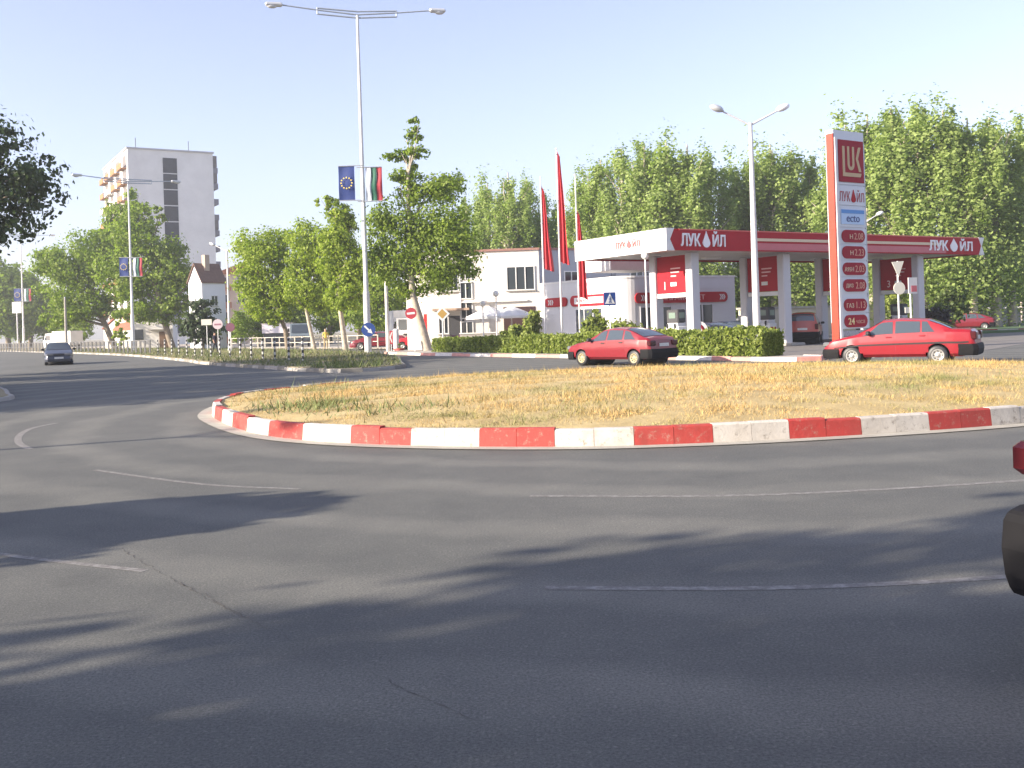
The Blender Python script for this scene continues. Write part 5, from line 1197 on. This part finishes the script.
place_tree('plane_tree', 'narrow topped tree beside the tallest lamp post', 0, 74, [(346, 353), (342, 325), (339, 295), (339, 250), (336, 210)], [.22, .19, .15, .10, .04],
    [(328, 203, 13, 7), (340, 215, 14, 12), (346, 226, 14, 14), (338, 243, 20, 20), (354, 264, 16, 24), (330, 268, 16, 22), (350, 292, 18, 18), (334, 300, 14, 14)], 17000, .20, LEAF_YOUNG, PBARK, 12, per=45, clump=(.22, .42))
# left cluster
place_tree('plane_tree', 'large leafy tree hiding the foot of the tower', 0, 118, [(173, 347), (165, 325), (160, 300), (150, 260)], [.40, .34, .28, .16],
    [(136, 235, 24, 30), (160, 216, 9, 12), (153, 245, 16, 22), (170, 262, 22, 30), (181, 285, 15, 26), (150, 285, 36, 30), (125, 270, 26, 32), (165, 312, 24, 14), (186, 305, 14, 24), (140, 312, 26, 13)], 24000, .32, LEAF_PLANE, BARK, 12, per=45, clump=(.2, .4))
place_tree('plane_tree', 'broad tree with a leaning trunk behind the small cream house', 0, 126, [(116, 345), (105, 325), (95, 305), (85, 280)], [.40, .34, .28, .16],
    [(85, 257, 30, 28), (60, 277, 28, 32), (100, 275, 32, 34), (75, 304, 30, 22), (108, 245, 18, 22), (45, 262, 16, 22), (66, 320, 26, 11), (104, 308, 22, 12)], 22000, .33, LEAF_PLANE, BARK, 12, per=45, clump=(.2, .4))
place_tree('plane_tree', 'tree with a tall pointed crown in front of tower balconies', 0, 130, [(152, 347), (150, 320), (135, 280), (125, 230)], [.36, .3, .24, .12],
    [(132, 205, 14, 18), (122, 225, 20, 24), (112, 250, 24, 28), (140, 225, 16, 22)], 7000, .44, LEAF_PLANE, BARK, 10, per=45, clump=(.2, .4))
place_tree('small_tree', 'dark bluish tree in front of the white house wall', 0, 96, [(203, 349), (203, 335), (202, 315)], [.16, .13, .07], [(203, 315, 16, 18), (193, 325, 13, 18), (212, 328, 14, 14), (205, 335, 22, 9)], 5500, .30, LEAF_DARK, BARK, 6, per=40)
place_tree('small_tree', 'bright young tree near the leaning trunks on the left', 0, 112, [(121, 349), (121, 338)], [.08, .05], [(121, 333, 7, 13)], 900, .28, LEAF_YOUNG, BARK, 3, per=40)
# the tree reaching in at the top left: trunk outside the frame, crown over the pavement
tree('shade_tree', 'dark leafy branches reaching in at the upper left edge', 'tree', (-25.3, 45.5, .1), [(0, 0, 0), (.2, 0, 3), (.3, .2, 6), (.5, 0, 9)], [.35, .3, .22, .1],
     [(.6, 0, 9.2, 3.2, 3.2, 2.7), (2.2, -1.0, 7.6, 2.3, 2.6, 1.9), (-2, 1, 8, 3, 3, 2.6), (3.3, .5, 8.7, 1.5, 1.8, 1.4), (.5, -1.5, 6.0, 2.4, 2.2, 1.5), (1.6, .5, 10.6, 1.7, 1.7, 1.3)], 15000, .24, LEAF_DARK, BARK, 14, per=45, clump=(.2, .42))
# trees on the left pavement and behind the camera whose shade lies on the road
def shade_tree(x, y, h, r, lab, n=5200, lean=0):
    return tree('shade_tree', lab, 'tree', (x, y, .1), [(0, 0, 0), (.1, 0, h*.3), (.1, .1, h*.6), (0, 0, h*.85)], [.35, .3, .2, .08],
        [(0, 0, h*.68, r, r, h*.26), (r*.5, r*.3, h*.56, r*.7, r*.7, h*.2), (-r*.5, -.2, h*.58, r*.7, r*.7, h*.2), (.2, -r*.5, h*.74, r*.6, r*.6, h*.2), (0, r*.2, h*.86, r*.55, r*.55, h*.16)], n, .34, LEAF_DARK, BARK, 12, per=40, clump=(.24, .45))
for i, (x, y, h, r) in enumerate(((-29.6, 18.0, 9.3, 3.0), (-29.0, 23.5, 10.0, 3.2), (-28.0, 30.5, 9.6, 3.4), (-27.6, 37.0, 9.8, 3.2), (-33.5, 26.5, 10.5, 3.6), (-34, 36, 10.5, 3.6), (-32, 43, 10, 3.5))):
    shade_tree(x, y, h, r, 'tree on the left pavement outside the picture, %s from the south' % ORD[i])
for i, (x, y, h, r) in enumerate(((-24.5, -6.5, 9.0, 3.3), (-20.0, -4.2, 9.0, 3.0), (-16.5, -3.6, 8.3, 2.6), (-26, -12.5, 10.0, 3.8), (-15.5, -9.0, 8.2, 3.0), (-13.0, -2.0, 6.6, 2.2), (-9.5, -7.0, 6.5, 2.4))):
    shade_tree(x, y, h, r, 'tree behind the viewer outside the picture, %s of the row' % ORD[i], 1700)
for i, (sx, sy, z, r) in enumerate(((1.2, 5.9, 8.6, 1.5), (4.4, 7.2, 8.4, 1.3), (1.4, 3.3, 9.4, 1.3))):  # high crowns added where the sun drops their shade onto the road
    bx_, by_ = sx-.918*z*2.67, sy-.396*z*2.67
    tree('shade_tree', 'tall unseen tree added behind the viewer to shade the road, %s of its row' % ORD[i], 'tree', (bx_, by_, 0), [(0, 0, 0), (0, 0, z*.5), (.1, 0, z)], [.16, .13, .06], [(0, 0, z, r, r, .85), (.5, r*.6, z-.2, r*.6, r*.6, .6), (-.4, -r*.5, z+.2, r*.6, r*.6, .6)], 620, .28, LEAF_DARK, BARK, 8, per=16, clump=(.3, .5))
for i, (x_, y_) in enumerate(((-1, -17), (6, -16), (13, -15), (20, -14), (27, -12), (33, -8), (37, -2))):  # dense row added to cut sky light on the near road
    shade_tree(x_, y_, 15.5, 5.2, 'big unseen tree added behind the viewer to block the sky, %s from the west' % ORD[i], 5200)
# added stand-in shaped like a cypress, out of frame, to cast the blunt shadow
t = thing('shadow_caster', 'unseen cypress shape added left of the frame to cast the blunt shadow', 'tree', (-12.6, 4.85, 0)); mb = MB(); mb.tube([(0, 0, 0), (0, 0, 3.9)], [.98, .93], 18); mb.build('trunk', BARK, t)  # solid core in the stand-in keeps its shadow edges sharp
N_ = 5000; th = rng.uniform(0, 2*math.pi, N_); zz = rng.uniform(.1, 4.32, N_); rr = np.where(zz > 3.85, 1.02*np.sqrt(np.maximum(0, 1-((zz-3.85)/.48)**2))*rng.uniform(.2, 1, N_), 1.01)+rng.normal(0, .012, N_)
P = np.stack([rr*np.cos(th), rr*np.sin(th), zz], 1); P2 = np.stack([rng.normal(.4, .05, 160), rng.normal(-1.15, .12, 160), rng.normal(3.55, .05, 160)], 1)
link('crown', np_mesh('crown', leaf_quads(np.concatenate([P, P2]), .16), 4, LEAF_DARK), t)

# poplars: four shapes shared by the stands behind the station
def poplar_proto(i):
    r_ = random.Random(50+i); h = 19.0; bl_ = []
    bl_.append((0, 0, h*.30, 1.9, 1.9, h*.20))
    for k in range(12):
        a = k*2.4+i*1.1; q = r_.uniform(.8, 2.4) if k else 0; top_ = h*r_.uniform(.62, .97) if k else h
        bl_.append((q*math.cos(a), q*math.sin(a), top_-h*.17, r_.uniform(.55, .85), r_.uniform(.55, .85), h*r_.uniform(.13, .19)))
    return tree('poplar', 'p', 'tree', (0, -400-i*10, 0), [(0, 0, 0), (.1, 0, h*.3), (0, .1, h*.6), (0, 0, h*.93)], [.32, .27, .18, .05], bl_, 16000, .25, LEAF_POP, PBARK, 18, per=75, clump=(.4, .95), bias=1.7, droop=1.9)
PP = [poplar_proto(i) for i in range(4)]; used = set(); cnt = [0]
def poplar(px, ytop, d, label, group, wide=1.0):
    z = D(px, ytop, d).z; s = z/19.0*1.02; i = cnt[0] % 4; cnt[0] += 1
    if i not in used: used.add(i); o = PP[i]; o['label'] = label; o['group'] = group
    else: o = copy_tree(PP[i]); o['label'] = label; o['group'] = group
    o.location = hit(px, d); o.rotation_euler = (0, 0, rng.uniform(0, 6.28)); o.scale = (s*wide*1.12, s*wide*1.12, s)
def stand(lst, what, group):
    for i, (px, yt, d, w) in enumerate(lst):
        poplar(px, yt, d, ('leftmost of the poplars %s' % what) if i == 0 else (('rightmost of the poplars %s' % what) if i == len(lst)-1 else '%s poplar from the left %s' % (ORD[i], what)), group, w)
stand([(470, 192, 112, .9), (492, 175, 110, .9), (513, 163, 108, .95), (531, 172, 112, .9), (549, 190, 114, .9)], 'behind the flagpoles', 'poplars behind the flagpoles')
stand([(588, 168, 104, 1.0), (606, 150, 102, 1.0), (627, 138, 100, 1.05), (650, 134, 98, 1.05), (672, 132, 98, 1.1), (693, 134, 97, 1.05), (712, 146, 98, 1.0)], 'behind the canopy lettering', 'poplars behind the canopy lettering')
stand([(742, 165, 104, .9), (757, 142, 102, 1.0), (776, 134, 100, 1.05), (797, 140, 100, 1.05), (817, 150, 102, 1.0)], 'between the white lamp and the price sign', 'poplars left of the price sign')
stand([(852, 112, 88, 1.0), (874, 102, 86, 1.05), (898, 95, 84, 1.1), (924, 96, 83, 1.1), (950, 98, 82, 1.1), (974, 108, 82, 1.1), (996, 106, 84, 1.1), (1013, 122, 86, 1.1), (1030, 140, 90, 1.0)], 'to the right of the price sign', 'poplars right of the price sign')
# darker mixed trees under and beyond the poplars
bg = tree('background_tree', 'x', 'tree', (0, 0, 0), [(0, 0, 0), (.1, 0, 3), (0, .1, 6)], [.3, .25, .12], [(0, 0, 6.2, 3.2, 3.2, 3.0), (1.8, .5, 4.6, 2.4, 2.4, 2.2), (-1.9, -.5, 4.8, 2.4, 2.4, 2.3), (.3, -.4, 8.4, 1.9, 1.9, 1.6), (0, 0, 2.8, 2.6, 2.6, 1.8)], 6500, .38, LEAF_PLANE, BARK, 8, per=40, clump=(.22, .42))
BG = [(965, 265, 92, 'broad tree under the poplars behind the right end of canopy'), (945, 262, 96, 'low tree showing beneath the canopy lettering on the right'), (1012, 240, 120, 'tree against the sky at the right edge'), (905, 275, 100, 'tree behind the third pump board'), (845, 270, 104, 'tree right of the price sign foot seen under the canopy'), (800, 268, 108, 'tree seen between the two middle canopy columns'),
      (765, 276, 112, 'tree glimpsed under the second pump board'), (728, 268, 112, 'tree above the right end of the shop roof'), (690, 270, 114, 'tree above the left end of the shop roof'),
      (360, 255, 116, 'tree behind the tallest lamp post'), (330, 270, 122, 'yellowish tree behind the narrow topped tree'), (385, 262, 108, 'tree behind the whitewashed pole'), (296, 280, 125, 'tree behind the street kiosk'), (258, 300, 118, 'low tree left of the street kiosk'), (240, 310, 112, 'lowest tree beside the pink apartment block'), (30, 268, 215, 'tree behind the farthest left flags'), (8, 262, 205, 'tree under the upper left branches'), (48, 285, 210, 'tree left of the white box truck'), (78, 300, 155, 'tree behind the broad leaning tree'), (465, 235, 120, 'round tree left of the poplars behind the flags'),
      (-8, 250, 200, 'tree at the left edge below the dark branches'), (20, 300, 220, 'far tree between the two left flags'), (62, 290, 225, 'far tree over the slim pale pole'), (200, 318, 150, 'far tree behind the white house'), (985, 285, 112, 'tree just left of the far pale poles'), (1030, 285, 130, 'tree cut by the right edge above pavilion')]
for i, (px, yt, d, lab) in enumerate(BG):
    z = D(px, yt, d).z; s = max(.35, z/10.0); o = bg if i == 0 else copy_tree(bg); o['label'] = lab; o.location = hit(px, d); o.scale = (s*1.05, s*1.05, s); o.rotation_euler = (0, 0, i*1.7)
place_tree('conifer', 'dense dark conifer beside the last canopy column', 0, 72, [(946, 326), (946, 300)], [.15, .06], [(946, 312, 15, 14), (946, 298, 10, 14), (934, 316, 10, 12), (958, 306, 9, 16)], 4500, .22, LEAF_CON, BARK, 4, per=40)
bush('bush', 'dark purple leaved bush under the last canopy column', 'bush', hit(934, 66), [(0, 0, 1.0, 1.0, .9, 1.0)], 1500, .2, leaf_mat('leaves_purple', (.016, .018, .016), (.045, .035, .035), .15))
bush('bush', 'tall yellow green shrub behind the third pump board', 'bush', hit(893, 70), [(0, 0, 2.0, 1.0, .9, 2.0), (.3, 0, 3.0, .6, .6, 1.0)], 2600, .2, LEAF_HEDGE)

HZ = bpy.data.materials.new('haze_air'); HZ.use_nodes = True; HZ.node_tree.nodes.clear()
_o = HZ.node_tree.nodes.new('ShaderNodeOutputMaterial'); _v = HZ.node_tree.nodes.new('ShaderNodeVolumePrincipled'); _v.inputs['Density'].default_value = .0006; _v.inputs['Color'].default_value = (.90, .94, 1, 1); _v.inputs['Anisotropy'].default_value = .2
HZ.node_tree.links.new(_v.outputs[0], _o.inputs['Volume'])
mb = MB(); mb.box((-20, 350, 28), (1900, 1500, 60)); tag(mb.build('haze', HZ), None, None, None, 'stuff')
# ================================================================== CAMERA, LIGHT, WORLD
cam = bpy.data.cameras.new('camera'); co = bpy.data.objects.new('camera', cam); COL.objects.link(co); sc.camera = co
cam.sensor_width = 36; cam.lens = 36*FPX/1024; cam.shift_y = -(384-HY)/1024; cam.clip_end = 3000; cam.clip_start = .1
r_ = Vector((math.cos(ROLL), 0, -math.sin(ROLL))); u_ = Vector((math.sin(ROLL), 0, math.cos(ROLL))); b_ = Vector((0, -1, 0))
m = Matrix.Identity(4)
for i in range(3): m[i][0], m[i][1], m[i][2] = r_[i], u_[i], b_[i]
m[0][3], m[1][3], m[2][3] = 0, 0, CAMH; co.matrix_world = m
SEL = R(20.5); az = Vector((-.918, -.396, 0)).normalized()
sun = bpy.data.lights.new('sun', 'SUN'); so = bpy.data.objects.new('sun', sun); COL.objects.link(so)
sun.energy = 3.65; sun.angle = R(.42); sun.color = (1.0, .87, .70)
to = Vector((az.x*math.cos(SEL), az.y*math.cos(SEL), math.sin(SEL))); so.rotation_euler = to.to_track_quat('Z', 'Y').to_euler()
w = bpy.data.worlds.new('World'); sc.world = w; w.use_nodes = True; nt = w.node_tree
sky = nt.nodes.new('ShaderNodeTexSky'); sky.sky_type = 'NISHITA'; sky.sun_disc = False; sky.sun_elevation = SEL; sky.sun_rotation = math.atan2(az.x, az.y); sky.air_density = 1.0; sky.dust_density = 1.3; sky.ozone_density = 2.2; sky.altitude = 50
hs = nt.nodes.new('ShaderNodeHueSaturation'); hs.inputs['Saturation'].default_value = .68; nt.links.new(sky.outputs[0], hs.inputs['Color'])
tn = nt.nodes.new('ShaderNodeMixRGB'); tn.blend_type = 'MULTIPLY'; tn.inputs[0].default_value = 1; tn.inputs[2].default_value = (1.005, .965, 1.12, 1); nt.links.new(hs.outputs[0], tn.inputs[1])
nt.links.new(tn.outputs[0], nt.nodes['Background'].inputs[0]); nt.nodes['Background'].inputs[1].default_value = .076
sc.view_settings.view_transform = 'Standard'; sc.view_settings.look = 'None'; sc.view_settings.gamma = 1; sc.view_settings.use_curve_mapping = False
sc.view_settings.exposure = 1.85
sc.cycles.max_bounces = 6; sc.cycles.transparent_max_bounces = 4
